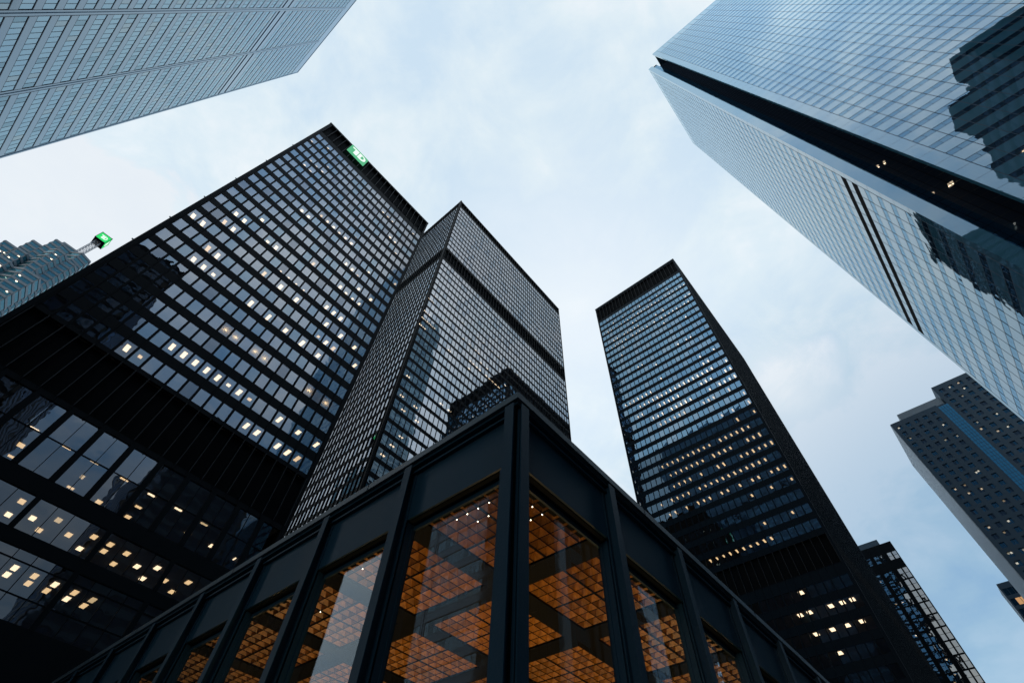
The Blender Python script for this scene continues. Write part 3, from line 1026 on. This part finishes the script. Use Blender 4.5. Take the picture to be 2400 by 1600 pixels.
# ------------------------------------------------------------------ black tower low at the right, behind the slim tower
FB = thing('office_tower', 'low black tower with paired strips of bright windows, lower right beside the slim tower', 'skyscraper', (262, 15, G0))
XF = 247.0
fG = Face((XF, 30.0), (0, -1), (-1, 0))
wall = MB()
items = []
LNB = 29.4
colsB = []
a = 29.4 - 0.35
yy_cols = [(0.95, 2.4), (2.95, 4.4), (6.0, 7.6), (8.1, 9.7), (11.3, 12.9), (13.4, 15.0), (16.6, 18.2), (18.7, 20.3), (21.9, 23.5), (24.0, 25.6)]
rowsB = [(120.6, 123.8)] + [(116.6 - 4.67 * k - 4.2, 116.6 - 4.67 * k) for k in range(24)]
z = 128.0
for b_, t_ in rowsB:
    fG.box(wall, 0, LNB, t_, z, -0.6, 0, 'black')
    s_ = LNB
    for y0_, y1_ in yy_cols:
        fG.box(wall, 30 - y0_, s_ if s_ > 30 - y0_ else s_ + 0, b_, t_, -0.6, 0, 'black')
        s_ = 30 - y1_
        mid = (b_ + t_) / 2
        for za, zb in ((b_, mid - 0.05), (mid + 0.05, t_)):
            pts = fG.quad(30 - y1_, 30 - y0_, za, zb, -0.15, 0.012)
            items.append((shown(fG.P(30 - (y0_ + y1_) / 2, (za + zb) / 2), (-1, 0, 0), 3, ('FB',)), [(pts, 'glass_fb')]))
        fG.box(wall, 30 - y1_, 30 - y0_, mid - 0.05, mid + 0.05, -0.3, -0.1, 'black')
    fG.box(wall, 0, s_, b_, t_, -0.6, 0, 'black')
    z = b_
M['glass_fb'] = glass('mirror_window_glass', (0.88, 0.95, 1.0), 7.0, trans=0.4, wave=0.02)
fG.box(wall, 0, LNB, G0, z, -0.6, 0, 'black')
wall.box(XF + 0.6, XF + 35, 0.6, 30, G0, 127.9, 'black')
wall.box(XF + 0.3, XF + 30, 4.8, 27, 127.95, 130.5, 'stone')
for y_ in (5.2, 10.3, 15.6, 20.8):
    fG.box(wall, 30 - y_ - 0.08, 30 - y_ + 0.08, G0, 127, 0, 0.15, 'black')
wall.build('facade_grid', FB)
split_parts(items, 'window', FB, 'FB')
items = []
for i in range(26):
    c = rnd.choice(yy_cols[2:])
    r_ = rnd.choice(rowsB[:14])
    items.append((1.0, lamp_polys(XF + 0.5, rnd.uniform(c[0] + .2, c[1] - .2), r_[1] - rnd.choice((0.1, 2.3)), 0.12, 0.6, rnd.choice(['lamp', 'lamp_dim', 'lamp_dim']), 0.4)))
split_parts(items, 'ceiling_light', FB, 'FB')

# ------------------------------------------------------------------ small dark tower cut by the right edge
FF = thing('office_tower', 'small dark tower with one warm lit bay, cut by the right edge of the picture', 'skyscraper', (280, -35, G0))
fH = Face((267.0, -22.8), (0, -1), (-1, 0))
wall = MB()
items = []
for k in range(27):
    zt = 107.8 - 3.9 * k
    fH.box(wall, 0, 26, zt, zt + (1.4 if k else 2.2), -0.5, 0, 'stone')
    for j in range(16):
        a0 = 0.5 + j * 1.58
        lit = (k in (0, 1) and j in (1, 2))
        pts = fH.quad(a0, a0 + 1.45, zt - 2.5, zt, -0.2, 0.01)
        items.append((shown(fH.P(a0 + .7, zt - 1), (-1, 0, 0), 3, ('FF',)), [(pts, 'lamp_warm' if lit and k == 1 else 'glass_fr')]))
        fH.box(wall, a0 + 1.45, a0 + 1.58, zt - 2.5, zt, -0.4, 0.05, 'stone')
    fH.box(wall, 0, 0.5, zt - 2.5, zt, -0.5, 0, 'stone')
M['lamp_warm'] = emit('warm_lit_bay', (1.0, 0.55, 0.25), 0.55)
wall.box(267.5, 277, -48, -23.0, G0, 109.9, 'stone')
for i in range(16):
    wall.box(267.3 + i * 0.6, 267.6 + i * 0.6, -23.0, -22.8, G0, 109.9, 'ribbed')
wall.build('stone_wall', FF)
split_parts(items, 'window', FF, 'FF')

# ------------------------------------------------------------------ serrated stone-and-glass tower, far left, with the rooftop sign
BP = thing('office_tower', 'stepped teal glass and stone tower with a serrated crown, far left behind the sign tower', 'skyscraper', (-85, 292, G0))
YB_ = 279.0


def tier(mb, gl, pts, z0, z1, fh=3.9, closed=True):
    """prism whose outer walls are courses of stone and strips of teal glass"""
    n_ = len(pts)
    ins = [((p[0]), (p[1])) for p in pts]
    for i in range(n_):
        a, c = Vector(pts[i]), Vector(pts[(i + 1) % n_])
        d = c - a
        ln = d.length
        if ln < 0.3:
            continue
        u = d / ln
        nn = Vector((u.y, -u.x))
        # walls that cannot face the street stay plain
        z = z1
        k = 0
        mb.poly([(a.x, a.y, z0), (c.x, c.y, z0), (c.x, c.y, z1), (a.x, a.y, z1)], 'stone_lt')
        zt = z1 - 1.6
        while zt - 2.3 > z0 and nn.y < 0.5:
            # stone course above the strip stands proud
            m_ = 0.35 if ln > 2 else 0.15
            p0, p1 = a + u * m_, c - u * m_
            nb = max(1, int((p1 - p0).length / 1.3))
            for j in range(nb):
                q0, q1 = p0 + u * ((ln - 2 * m_) * j / nb + 0.06), p0 + u * ((ln - 2 * m_) * (j + 1) / nb - 0.06)
                jt = [rnd.uniform(0.04, 0.07) for _ in range(4)]
                gl.append((0.0, [([(q0.x + nn.x * jt[0], q0.y + nn.y * jt[0], zt - 2.1), (q1.x + nn.x * jt[1], q1.y + nn.y * jt[1], zt - 2.1),
                                   (q1.x + nn.x * jt[2], q1.y + nn.y * jt[2], zt), (q0.x + nn.x * jt[3], q0.y + nn.y * jt[3], zt)], 'teal_glass')]))
                cp = ((q0 + q1) / 2)
                gl[-1] = (shown((cp.x, cp.y, zt - 1), (nn.x, nn.y, 0), 3, ('BP',)), gl[-1][1])
            for ex in (0, 1):
                pass
            mb.poly([(a.x + nn.x * .25, a.y + nn.y * .25, zt + 0.05), (c.x + nn.x * .25, c.y + nn.y * .25, zt + 0.05), (c.x + nn.x * .25, c.y + nn.y * .25, zt + 1.5), (a.x + nn.x * .25, a.y + nn.y * .25, zt + 1.5)], 'stone_lt')
            mb.poly([(a.x, a.y, zt + 0.05), (c.x, c.y, zt + 0.05), (c.x + nn.x * .25, c.y + nn.y * .25, zt + 0.05), (a.x + nn.x * .25, a.y + nn.y * .25, zt + 0.05)], 'stone_lt')
            zt -= fh
    mb.poly([(p[0], p[1], z1) for p in pts], 'stone_lt')


wall = MB()
items = []
DY = 30
tier(wall, items, [(-106.0, YB_), (-100.6, YB_), (-100.6, YB_ + DY), (-106, YB_ + DY)], G0, 227.0)
tier(wall, items, [(-100.6, YB_), (-95.0, YB_), (-95.0, YB_ + DY), (-100.6, YB_ + DY)], G0, 236.6)
tier(wall, items, [(-95.0, YB_), (-90.2, YB_), (-90.2, YB_ + DY), (-95.0, YB_ + DY)], G0, 247.3)
tier(wall, items, [(-90.2, YB_), (-86.0, YB_), (-81.2, YB_ + 1.5), (-76.5, YB_ - 3.0), (-71.0, YB_ - 1.0), (-71.0, YB_ + DY), (-90.2, YB_ + DY)], G0, 257.2)
tier(wall, items, [(-88.0, YB_ + 3), (-80.5, YB_ + 3), (-74.5, YB_ + 5), (-74.5, YB_ + DY), (-88.0, YB_ + DY)], 257.2, 261.5)
# bays that step forward lower down
tier(wall, items, [(-98.0, YB_ - 3), (-94.0, YB_ - 3), (-92.0, YB_ - 7.5), (-87.5, YB_ - 7.5), (-85.5, YB_ - 4), (-85.5, YB_ - 0.1), (-98.0, YB_ - 0.1)], G0, 231.0)
tier(wall, items, [(-85.4, YB_ - 5), (-82.5, YB_ - 9), (-78.5, YB_ - 9), (-76.5, YB_ - 6), (-72.0, YB_ - 6), (-70.0, YB_ - 3.1), (-70.0, YB_ + 10), (-85.4, YB_ - 0.1)], G0, 244.0)
tier(wall, items, [(-108.0, YB_ - 6), (-103.0, YB_ - 10), (-98.5, YB_ - 10), (-96.5, YB_ - 7.6), (-92.5, YB_ - 11), (-86.5, YB_ - 11), (-84.5, YB_ - 9.1), (-80.0, YB_ - 13), (-73.0, YB_ - 13), (-71.0, YB_ - 6.1), (-71.0, YB_ - 3), (-108.0, YB_ - 3)], G0, 218.0)
wall.build('stone_courses', BP)
split_parts(items, 'window', BP, 'BP')
items = []
for i in range(34):
    x_ = rnd.uniform(-105, -76)
    z_ = rnd.choice([214.3 - 3.9 * q for q in range(9)])
    items.append((1.0, lamp_polys(x_, YB_ - 13.3 if -80 < x_ < -73 else YB_ - 11.35 - (0.0), z_, 0.7, 0.25)))
items = [it for it in items]
lamps_bp = []
for (x_, y_, z_) in ((-95.9, YB_ - 3.35, 226.0), (-93.9, YB_ - 4.0, 226.0), (-90.0, YB_ - 7.8, 222.1), (-88.4, YB_ - 7.8, 226.0), (-80.5, YB_ - 9.3, 239.2), (-79.6, YB_ - 9.3, 235.0), (-101.2, YB_ - 10.3, 212), (-99.2, YB_ - 10.3, 204), (-90, YB_ - 11.3, 212.3), (-88, YB_ - 11.3, 204.4), (-87.2, YB_ - 11.3, 212.3), (-77, YB_ - 13.3, 208.3), (-75, YB_ - 13.3, 200.5), (-100, YB_ - 10.3, 196), (-91, YB_ - 11.3, 196.6), (-78.6, YB_ - 13.3, 212.2)):
    lamps_bp.append((1.0, lamp_polys(x_, y_, z_, 0.8, 0.5)))
split_parts(lamps_bp, 'window_lamp', BP, 'BP')

# mast and cube
CS = thing('rooftop_sign', 'glowing green cube sign with white letters on a lattice mast above the serrated tower', 'sign', (-81.3, 290, 261.5))
mb = MB()
mx_, my_, zb_, zt_ = -81.3, 289.5, 261.5, 283.5
hw = 1.5


def bar(mb, p, q, t, mn):
    p, q = Vector(p), Vector(q)
    d = (q - p).normalized()
    s_ = d.cross(Vector((0, 0, 1)))
    if s_.length < 0.01:
        s_ = Vector((1, 0, 0))
    s_.normalize()
    r_ = d.cross(s_)
    c = [s_ * t + r_ * t, -s_ * t + r_ * t, -s_ * t - r_ * t, s_ * t - r_ * t]
    for i in range(4):
        k_ = (i + 1) % 4
        mb.poly([p + c[i], p + c[k_], q + c[k_], q + c[i]], mn)


for sx, sy in ((-1, -1), (1, -1), (1, 1), (-1, 1)):
    bar(mb, (mx_ + sx * hw, my_ + sy * hw, zb_), (mx_ + sx * hw, my_ + sy * hw, zt_), 0.13, 'mast')
corners = [(-1, -1), (1, -1), (1, 1), (-1, 1)]
nz_ = 9
for i in range(nz_):
    za, zb2 = zb_ + (zt_ - zb_) * i / nz_, zb_ + (zt_ - zb_) * (i + 1) / nz_
    for j in range(4):
        a_, b_ = corners[j], corners[(j + 1) % 4]
        bar(mb, (mx_ + a_[0] * hw, my_ + a_[1] * hw, za), (mx_ + b_[0] * hw, my_ + b_[1] * hw, zb2), 0.06, 'mast')
        bar(mb, (mx_ + b_[0] * hw, my_ + b_[1] * hw, za), (mx_ + a_[0] * hw, my_ + a_[1] * hw, zb2), 0.06, 'mast')
        bar(mb, (mx_ + a_[0] * hw, my_ + a_[1] * hw, zb2), (mx_ + b_[0] * hw, my_ + b_[1] * hw, zb2), 0.06, 'mast')
mb.build('mast', CS)
mb = MB()
cw = 3.1
mb.box(mx_ - cw, mx_ + cw, my_ - cw, my_ + cw, 283.5, 284.1, 'louvre')
mb.box(mx_ - cw, mx_ + cw, my_ - cw, my_ + cw, 290.3, 290.8, 'louvre')
for sx in (-1, 1):
    for sy in (-1, 1):
        mb.box(mx_ + sx * cw - 0.12, mx_ + sx * cw + 0.12, my_ + sy * cw - 0.12, my_ + sy * cw + 0.12, 283.4, 290.9, 'louvre')
mb.box(mx_ - cw + .3, mx_ + cw - .3, my_ - cw + .3, my_ + cw - .3, 284.1, 290.3, 'louvre')
mb.build('cube_frame', CS)
fcs = [Face((mx_ - cw, my_ - cw), (1, 0), (0, -1)), Face((mx_ + cw, my_ - cw), (0, 1), (1, 0)), Face((mx_ - cw, my_ + cw), (0, -1), (-1, 0))]
for i, fc_ in enumerate(fcs):
    b = MB()
    fc_.box(b, 0.15, 2 * cw - 0.15, 284.15, 290.25, -0.1, 0.05, 'sign_green_bright')
    o = b.build('sign_panel', CS)
    letters_td(None, fc_, 0.7, 2 * cw - 0.7, 284.7, 289.6, 0.055, 'sign_white', CS)
mb = MB()
for dx in (-0.8, 0.0, 0.9):
    bar(mb, (mx_ + dx + 1.2, my_, 290.8), (mx_ + dx + 1.2, my_, 293.6 + dx * 0.3), 0.06, 'mast')
mb.box(mx_ + 0.2, mx_ + 2.6, my_ - 0.5, my_ + 0.5, 292.2, 293.2, 'mast')
mb.build('antenna', CS)

# ------------------------------------------------------------------ banking pavilion in the foreground
PV = thing('pavilion', 'low black steel and glass pavilion with a glowing orange coffered ceiling, in front', 'pavilion', (6.17, 5.37, G0))
PX, PY = 6.17, 5.37
NB = 10
PXM, PYM = 3.93, 3.77
EX, EY = PX + 0.31 + NB * PXM + 0.6, PY + 0.29 + NB * PYM + 0.6
b = MB()
b.box(PX, EX, PY, EY, 9.37, 9.58, 'pav_edge_skylit')
b.box(PX + 0.10, EX - 0.1, PY + 0.10, EY - 0.1, 9.28, 9.37, 'pav')
for i in range(5):
    b.box(PX - 0.004, PX + 0.02, PY + 5.9 + i * 7.54, PY + 5.93 + i * 7.54, 9.372, 9.583, 'louvre')
    b.box(PX + 6.1 + i * 7.86, PX + 6.13 + i * 7.86, PY - 0.004, PY + 0.02, 9.372, 9.583, 'louvre')
b.build('roof_cornice', PV)
b = MB()
# edge trims give the eaves a second line
b.box(PX + 0.17, PX + 0.28, PY + 0.5, EY - 0.4, 9.10, 9.17, 'pav')
b.box(PX + 0.5, EX - 0.4, PY + 0.17, PY + 0.28, 9.10, 9.17, 'pav')
b.build('eaves_trim', PV)
b = MB()
# fascia plates, set back from the column faces
for i in range(NB):
    x0_, x1_ = PX + 0.31 + i * PXM, PX + 0.31 + (i + 1) * PXM
    b.box(x0_ + 0.02, x1_ - 0.02, PY + 0.28, PY + 0.34, 7.62, 9.28, 'pav')
    y0_, y1_ = PY + 0.29 + i * PYM, PY + 0.29 + (i + 1) * PYM
    b.box(PX + 0.28, PX + 0.34, y0_ + 0.02, y1_ - 0.02, 7.62, 9.28, 'pav')
b.box(PX + 0.34, EX - 0.3, PY + 0.34, PY + 0.95, 7.75, 9.27, 'louvre')
b.box(PX + 0.34, PX + 0.95, PY + 0.95, EY - 0.3, 7.75, 9.27, 'louvre')
b.build('fascia', PV)
# soffit and heads of the glazing
b = MB()
b.box(PX + 0.34, EX - 0.5, PY + 0.341, PY + 0.62, 7.60, 7.74, 'louvre')
b.box(PX + 0.34, PX + 0.62, PY + 0.63, EY - 0.5, 7.60, 7.74, 'louvre')
b.box(PX + 0.60, EX - 0.5, PY + 0.55, PY + 0.61, 7.46, 7.60, 'pav')
b.box(PX + 0.55, PX + 0.61, PY + 0.62, EY - 0.5, 7.46, 7.60, 'pav')
b.build('window_head', PV)


def ibeam_x(cx0, y, fn):
    """column on the -Y front: flange parallel to the front"""
    b = MB()
    b.box(cx0 - 0.145, cx0 + 0.145, y + 0.005, y + 0.03, G0, 9.28, 'pav')
    b.box(cx0 - 0.016, cx0 + 0.016, y + 0.03, y + 0.28, G0, 9.28, 'pav')
    b.box(cx0 - 0.145, cx0 + 0.145, y + 0.255, y + 0.278, G0, 9.28, 'pav')
    # frame jambs behind the column, at the glass line
    b.box(cx0 - 0.13, cx0 - 0.02, y + 0.34, y + 0.60, G0, 7.60, 'pav')
    b.box(cx0 + 0.02, cx0 + 0.13, y + 0.34, y + 0.60, G0, 7.60, 'pav')
    b.box(cx0 - 0.15, cx0 + 0.15, y + 0.50, y + 0.62, G0, 7.46, 'pav')
    b.box(cx0 - 0.05, cx0 + 0.05, y + 0.30, y + 0.62, G0, 7.6, 'pav')
    return b.build(fn, PV)


def ibeam_y(cy0, x, fn):
    b = MB()
    b.box(x + 0.005, x + 0.03, cy0 - 0.145, cy0 + 0.145, G0, 9.28, 'pav')
    b.box(x + 0.03, x + 0.28, cy0 - 0.016, cy0 + 0.016, G0, 9.28, 'pav')
    b.box(x + 0.255, x + 0.278, cy0 - 0.145, cy0 + 0.145, G0, 9.28, 'pav')
    b.box(x + 0.34, x + 0.60, cy0 - 0.13, cy0 - 0.02, G0, 7.60, 'pav')
    b.box(x + 0.34, x + 0.60, cy0 + 0.02, cy0 + 0.13, G0, 7.60, 'pav')
    b.box(x + 0.50, x + 0.62, cy0 - 0.15, cy0 + 0.15, G0, 7.46, 'pav')
    b.box(x + 0.30, x + 0.62, cy0 - 0.05, cy0 + 0.05, G0, 7.6, 'pav')
    return b.build(fn, PV)


for i in range(NB + 1):
    ibeam_x(PX + 0.31 + i * PXM, PY, 'column')
    ibeam_y(PY + 0.29 + i * PYM, PX, 'column')
b = MB()
b.box(PX + 0.22, PX + 0.45, PY + 0.22, PY + 0.45, G0, 9.28, 'louvre')
b.box(PX + 0.45, PX + 0.62, PY + 0.45, PY + 0.62, G0, 7.6, 'louvre')
b.build('corner_post', PV)
for i in range(NB):
    x0_, x1_ = PX + 0.31 + i * PXM + 0.15, PX + 0.31 + (i + 1) * PXM - 0.15
    b = MB()
    b.box(x0_, x1_, PY + 0.575, PY + 0.587, G0 + 0.1, 7.46, 'glass_clear')
    b.build('glass_pane', PV)
    y0_, y1_ = PY + 0.29 + i * PYM + 0.15, PY + 0.29 + (i + 1) * PYM - 0.15
    b = MB()
    b.box(PX + 0.575, PX + 0.587, y0_, y1_, G0 + 0.1, 7.46, 'glass_clear')
    b.build('glass_pane', PV)
# coffered ceiling: fields of 8 x 8 shallow wooden pyramids between deep black beams
ZC = 7.70
BW = 0.39
cof = MB()
grid = MB()
beams = MB()
for i in range(NB):
    for j in range(NB):
        fx0, fx1 = PX + 0.31 + i * PXM + BW, PX + 0.31 + (i + 1) * PXM - BW
        fy0, fy1 = PY + 0.29 + j * PYM + BW, PY + 0.29 + (j + 1) * PYM - BW
        midg = 0.05
        cwx, cwy = (fx1 - fx0 - midg) / 8, (fy1 - fy0 - midg) / 8
        for p_ in range(8):
            for q_ in range(8):
                xa = fx0 + p_ * cwx + (midg if p_ > 3 else 0)
                ya = fy0 + q_ * cwy + (midg if q_ > 3 else 0)
                e_ = 0.010
                wd = random.choice(('wood', 'wood', 'wood_dark'))
                c4 = [(xa + e_, ya + e_, ZC), (xa + cwx - e_, ya + e_, ZC), (xa + cwx - e_, ya + cwy - e_, ZC), (xa + e_, ya + cwy - e_, ZC)]
                ap = (xa + cwx / 2, ya + cwy / 2, ZC + 0.24)
                for r_ in range(4):
                    cof.poly([c4[(r_ + 1) % 4], c4[r_], ap], wd)
        # thin black ribs
        for p_ in range(9):
            xa = fx0 + p_ * cwx + (midg if p_ > 4 else 0)
            w_ = 0.0085 if p_ != 4 else midg / 2 + 0.008
            xc = xa if p_ != 4 else xa + midg / 2
            grid.box(xc - w_, xc + w_, fy0, fy1, ZC - 0.012, ZC + 0.005, 'louvre')
            ya = fy0 + p_ * cwy + (midg if p_ > 4 else 0)
            yc = ya if p_ != 4 else ya + midg / 2
            grid.box(fx0, fx1, yc - w_, yc + w_, ZC - 0.0145, ZC + 0.003, 'louvre')
for i in range(NB + 1):
    xc = PX + 0.31 + i * PXM
    beams.box(max(xc - BW, PX + 0.63), xc + BW, PY + 0.63, EY - 0.6, ZC - 0.06, ZC + 0.4, 'beam')
    yc = PY + 0.29 + i * PYM
    for k in range(NB):
        beams.box(PX + 0.31 + k * PXM + BW, PX + 0.31 + (k + 1) * PXM - BW, max(yc - BW, PY + 0.63), yc + BW, ZC - 0.058, ZC + 0.4, 'beam')
M['beam'] = solid('ceiling_beam_black', (0.003, 0.0035, 0.004), 0.6, spec=0.05)
cof.build('coffered_ceiling', PV)
grid.build('coffer_ribs', PV)
beams.build('ceiling_beams', PV)
b = MB()
b.box(PX + 0.7, EX - 0.7, PY + 0.7, EY - 0.7, ZC + 0.41, ZC + 0.5, 'louvre')
b.build('ceiling_deck', PV)
# pin lamps at rib crossings
items = []
for i in range(6):
    for j in range(6):
        fx0, fx1 = PX + 0.31 + i * PXM + BW, PX + 0.31 + (i + 1) * PXM - BW
        fy0, fy1 = PY + 0.29 + j * PYM + BW, PY + 0.29 + (j + 1) * PYM - BW
        for p_ in range(9):
            for q_ in range(9):
                near = (i == 0 and j == 0 and (p_ + q_ < 8) and (p_ < 5))
                if not near and rnd.random() > 0.008:
                    continue
                xa, ya = fx0 + (fx1 - fx0) * p_ / 8, fy0 + (fy1 - fy0) * q_ / 8
                items.append((shown((xa, ya, ZC), (0, 0, -1), 1, ('PV',)), lamp_polys(xa, ya, ZC - 0.03, 0.018, 0.018, 'downlight', 0.02)))
split_parts(items, 'pin_lamp', PV, 'PV')
b = MB()
b.box(PX + 0.7, EX - 0.7, PY + 0.7, EY - 0.7, G0 + 0.02, G0 + 0.1, 'paving')
b.build('floor_slab', PV)
# far glazing walls
for wx in (0, 1):
    b = MB()
    if wx:
        b.box(EX - 0.62, EX - 0.6, PY + 0.7, EY - 0.7, G0 + 0.1, 7.6, 'glass_clear')
    else:
        b.box(PX + 0.7, EX - 0.7, EY - 0.62, EY - 0.6, G0 + 0.1, 7.6, 'glass_clear')
    b.build('glass_pane', PV)
# added floor uplighters, out of view, that light the coffered ceiling
UP = []
for (ux, uy, pw) in [(PX + a_, PY + b_, c_) for a_, b_, c_ in ((5.0, 4.6, 1.75), (12.5, 5.0, 1.15), (5.0, 12.0, 1.0), (13, 13, 1.0), (22, 6, 1.0), (6, 22, .9), (22, 20, .9), (31, 8, .8), (8, 31, .8))]:
    t = thing('added_uplighter', 'added uplighter out of view, put in to light the coffered ceiling', 'lamp', (ux, uy, G0 + 0.1), 'added ceiling lighting in the pavilion')
    b = MB()
    b.box(ux - .2, ux + .2, uy - .2, uy + .2, G0 + 0.1, G0 + 0.14, 'louvre')
    b.box(ux - .03, ux + .03, uy - .03, uy + .03, G0 + 0.14, G0 + 1.75, 'louvre')
    b.build('stand', t)
    b = MB()
    for k in range(12):
        a0, a1 = k * math.pi / 6, (k + 1) * math.pi / 6
        b.poly([(ux + .08 * math.cos(a0), uy + .08 * math.sin(a0), G0 + 1.72), (ux + .08 * math.cos(a1), uy + .08 * math.sin(a1), G0 + 1.72),
                (ux + .24 * math.cos(a1), uy + .24 * math.sin(a1), G0 + 1.9), (ux + .24 * math.cos(a0), uy + .24 * math.sin(a0), G0 + 1.9)], 'louvre')
    b.build('lamp_shade', t)
    ld = bpy.data.lights.new('coffer_fill_light', 'AREA')
    ld.shape = 'DISK'
    ld.size = 0.4
    ld.energy = 170 * pw * pw
    ld.color = (1.0, 0.62, 0.26)
    lo_ = bpy.data.objects.new('coffer_fill_light', ld)
    COL.objects.link(lo_)
    lo_.parent = t
    lo_.matrix_parent_inverse = t.matrix_world.inverted()
    lo_.matrix_world = Matrix.Translation((ux, uy, G0 + 1.86)) @ Matrix.Rotation(math.pi, 4, 'X')

# ------------------------------------------------------------------ ground, the buildings at the camera's back, one added sky blocker
b = MB()
b.box(-2500, 2500, -2500, 2500, G0 - 0.5, G0, 'paving')
gr = b.build('ground')
gr['kind'] = 'structure'
b = MB()
b.box(-34, -8, -600, 600, G0 - 0.45, G0 + 0.004, 'asphalt')
rd = b.build('road')
rd['kind'] = 'structure'


def back_tower(label, x0, x1, y0, y1, h, gm, wm, fh, ww):
    t = thing('office_tower', label, 'skyscraper', ((x0 + x1) / 2, (y0 + y1) / 2, G0))
    mb = MB()
    gl = MB()
    mb.box(x0 + .3, x1 - .3, y0 + .3, y1 - .3, G0, h - .5, 'core')
    z = G0 + 6
    mb.box(x0, x1, y0, y1, G0, G0 + 5.9, wm)
    fcs_ = [(Face((x0, y1), (1, 0), (0, 1)), x1 - x0), (Face((x1, y0), (0, 1), (1, 0)), y1 - y0), (Face((x0, y0), (0, 1), (-1, 0)), y1 - y0)]
    while z < h - 3:
        for fc_, ln in fcs_:
            n_ = int(ln / ww)
            for j in range(n_):
                gl.poly(fc_.quad(0.3 + j * ww, 0.3 + j * ww + ww - 0.2, z + 1.4, z + fh, -0.05, 0.01), gm)
            fc_.box(mb, 0, ln, z, z + 1.4, -0.3, 0, wm)
        z += fh
    mb.box(x0, x1, y0, y1, h - 1.5, h, wm)
    mb.build('facade_grid', t)
    gl.build('window', t, kind='stuff')


back_tower('dark slab tower seen only as a reflection in the sign tower windows', -72, -19.5, -85, -42, 161, 'dark_glass', 'black', 3.9, 1.6)
def crown(t, blocks, wm):
    mb = MB()
    for x0, x1, y0, y1, z0, z1 in blocks:
        mb.box(x0, x1, y0, y1, z0, z1, wm)
    mb.build('roof_plant', t)


back_tower('grey tower with a stepped crown, seen only as a reflection in the pale banded tower', 17.5, 52, -110, -64, 121, 'dark_glass', 'stone', 4.0, 2.2)
BT = [o for o in bpy.data.objects if o.get('label', '').startswith('grey tower with a stepped crown')][0]
crown(BT, [(22, 40, -100, -66, 121, 126), (41, 47, -90, -66, 121, 129), (26, 33, -80, -66, 126, 135)], 'stone')

back_tower('added dark block beyond the gap, out of view, shuts off low sky in reflections', 190, 240, 66, 135, 118, 'dark_glass', 'black', 3.9, 1.8)  # unseen block added to keep low sky out of the mirrored facades
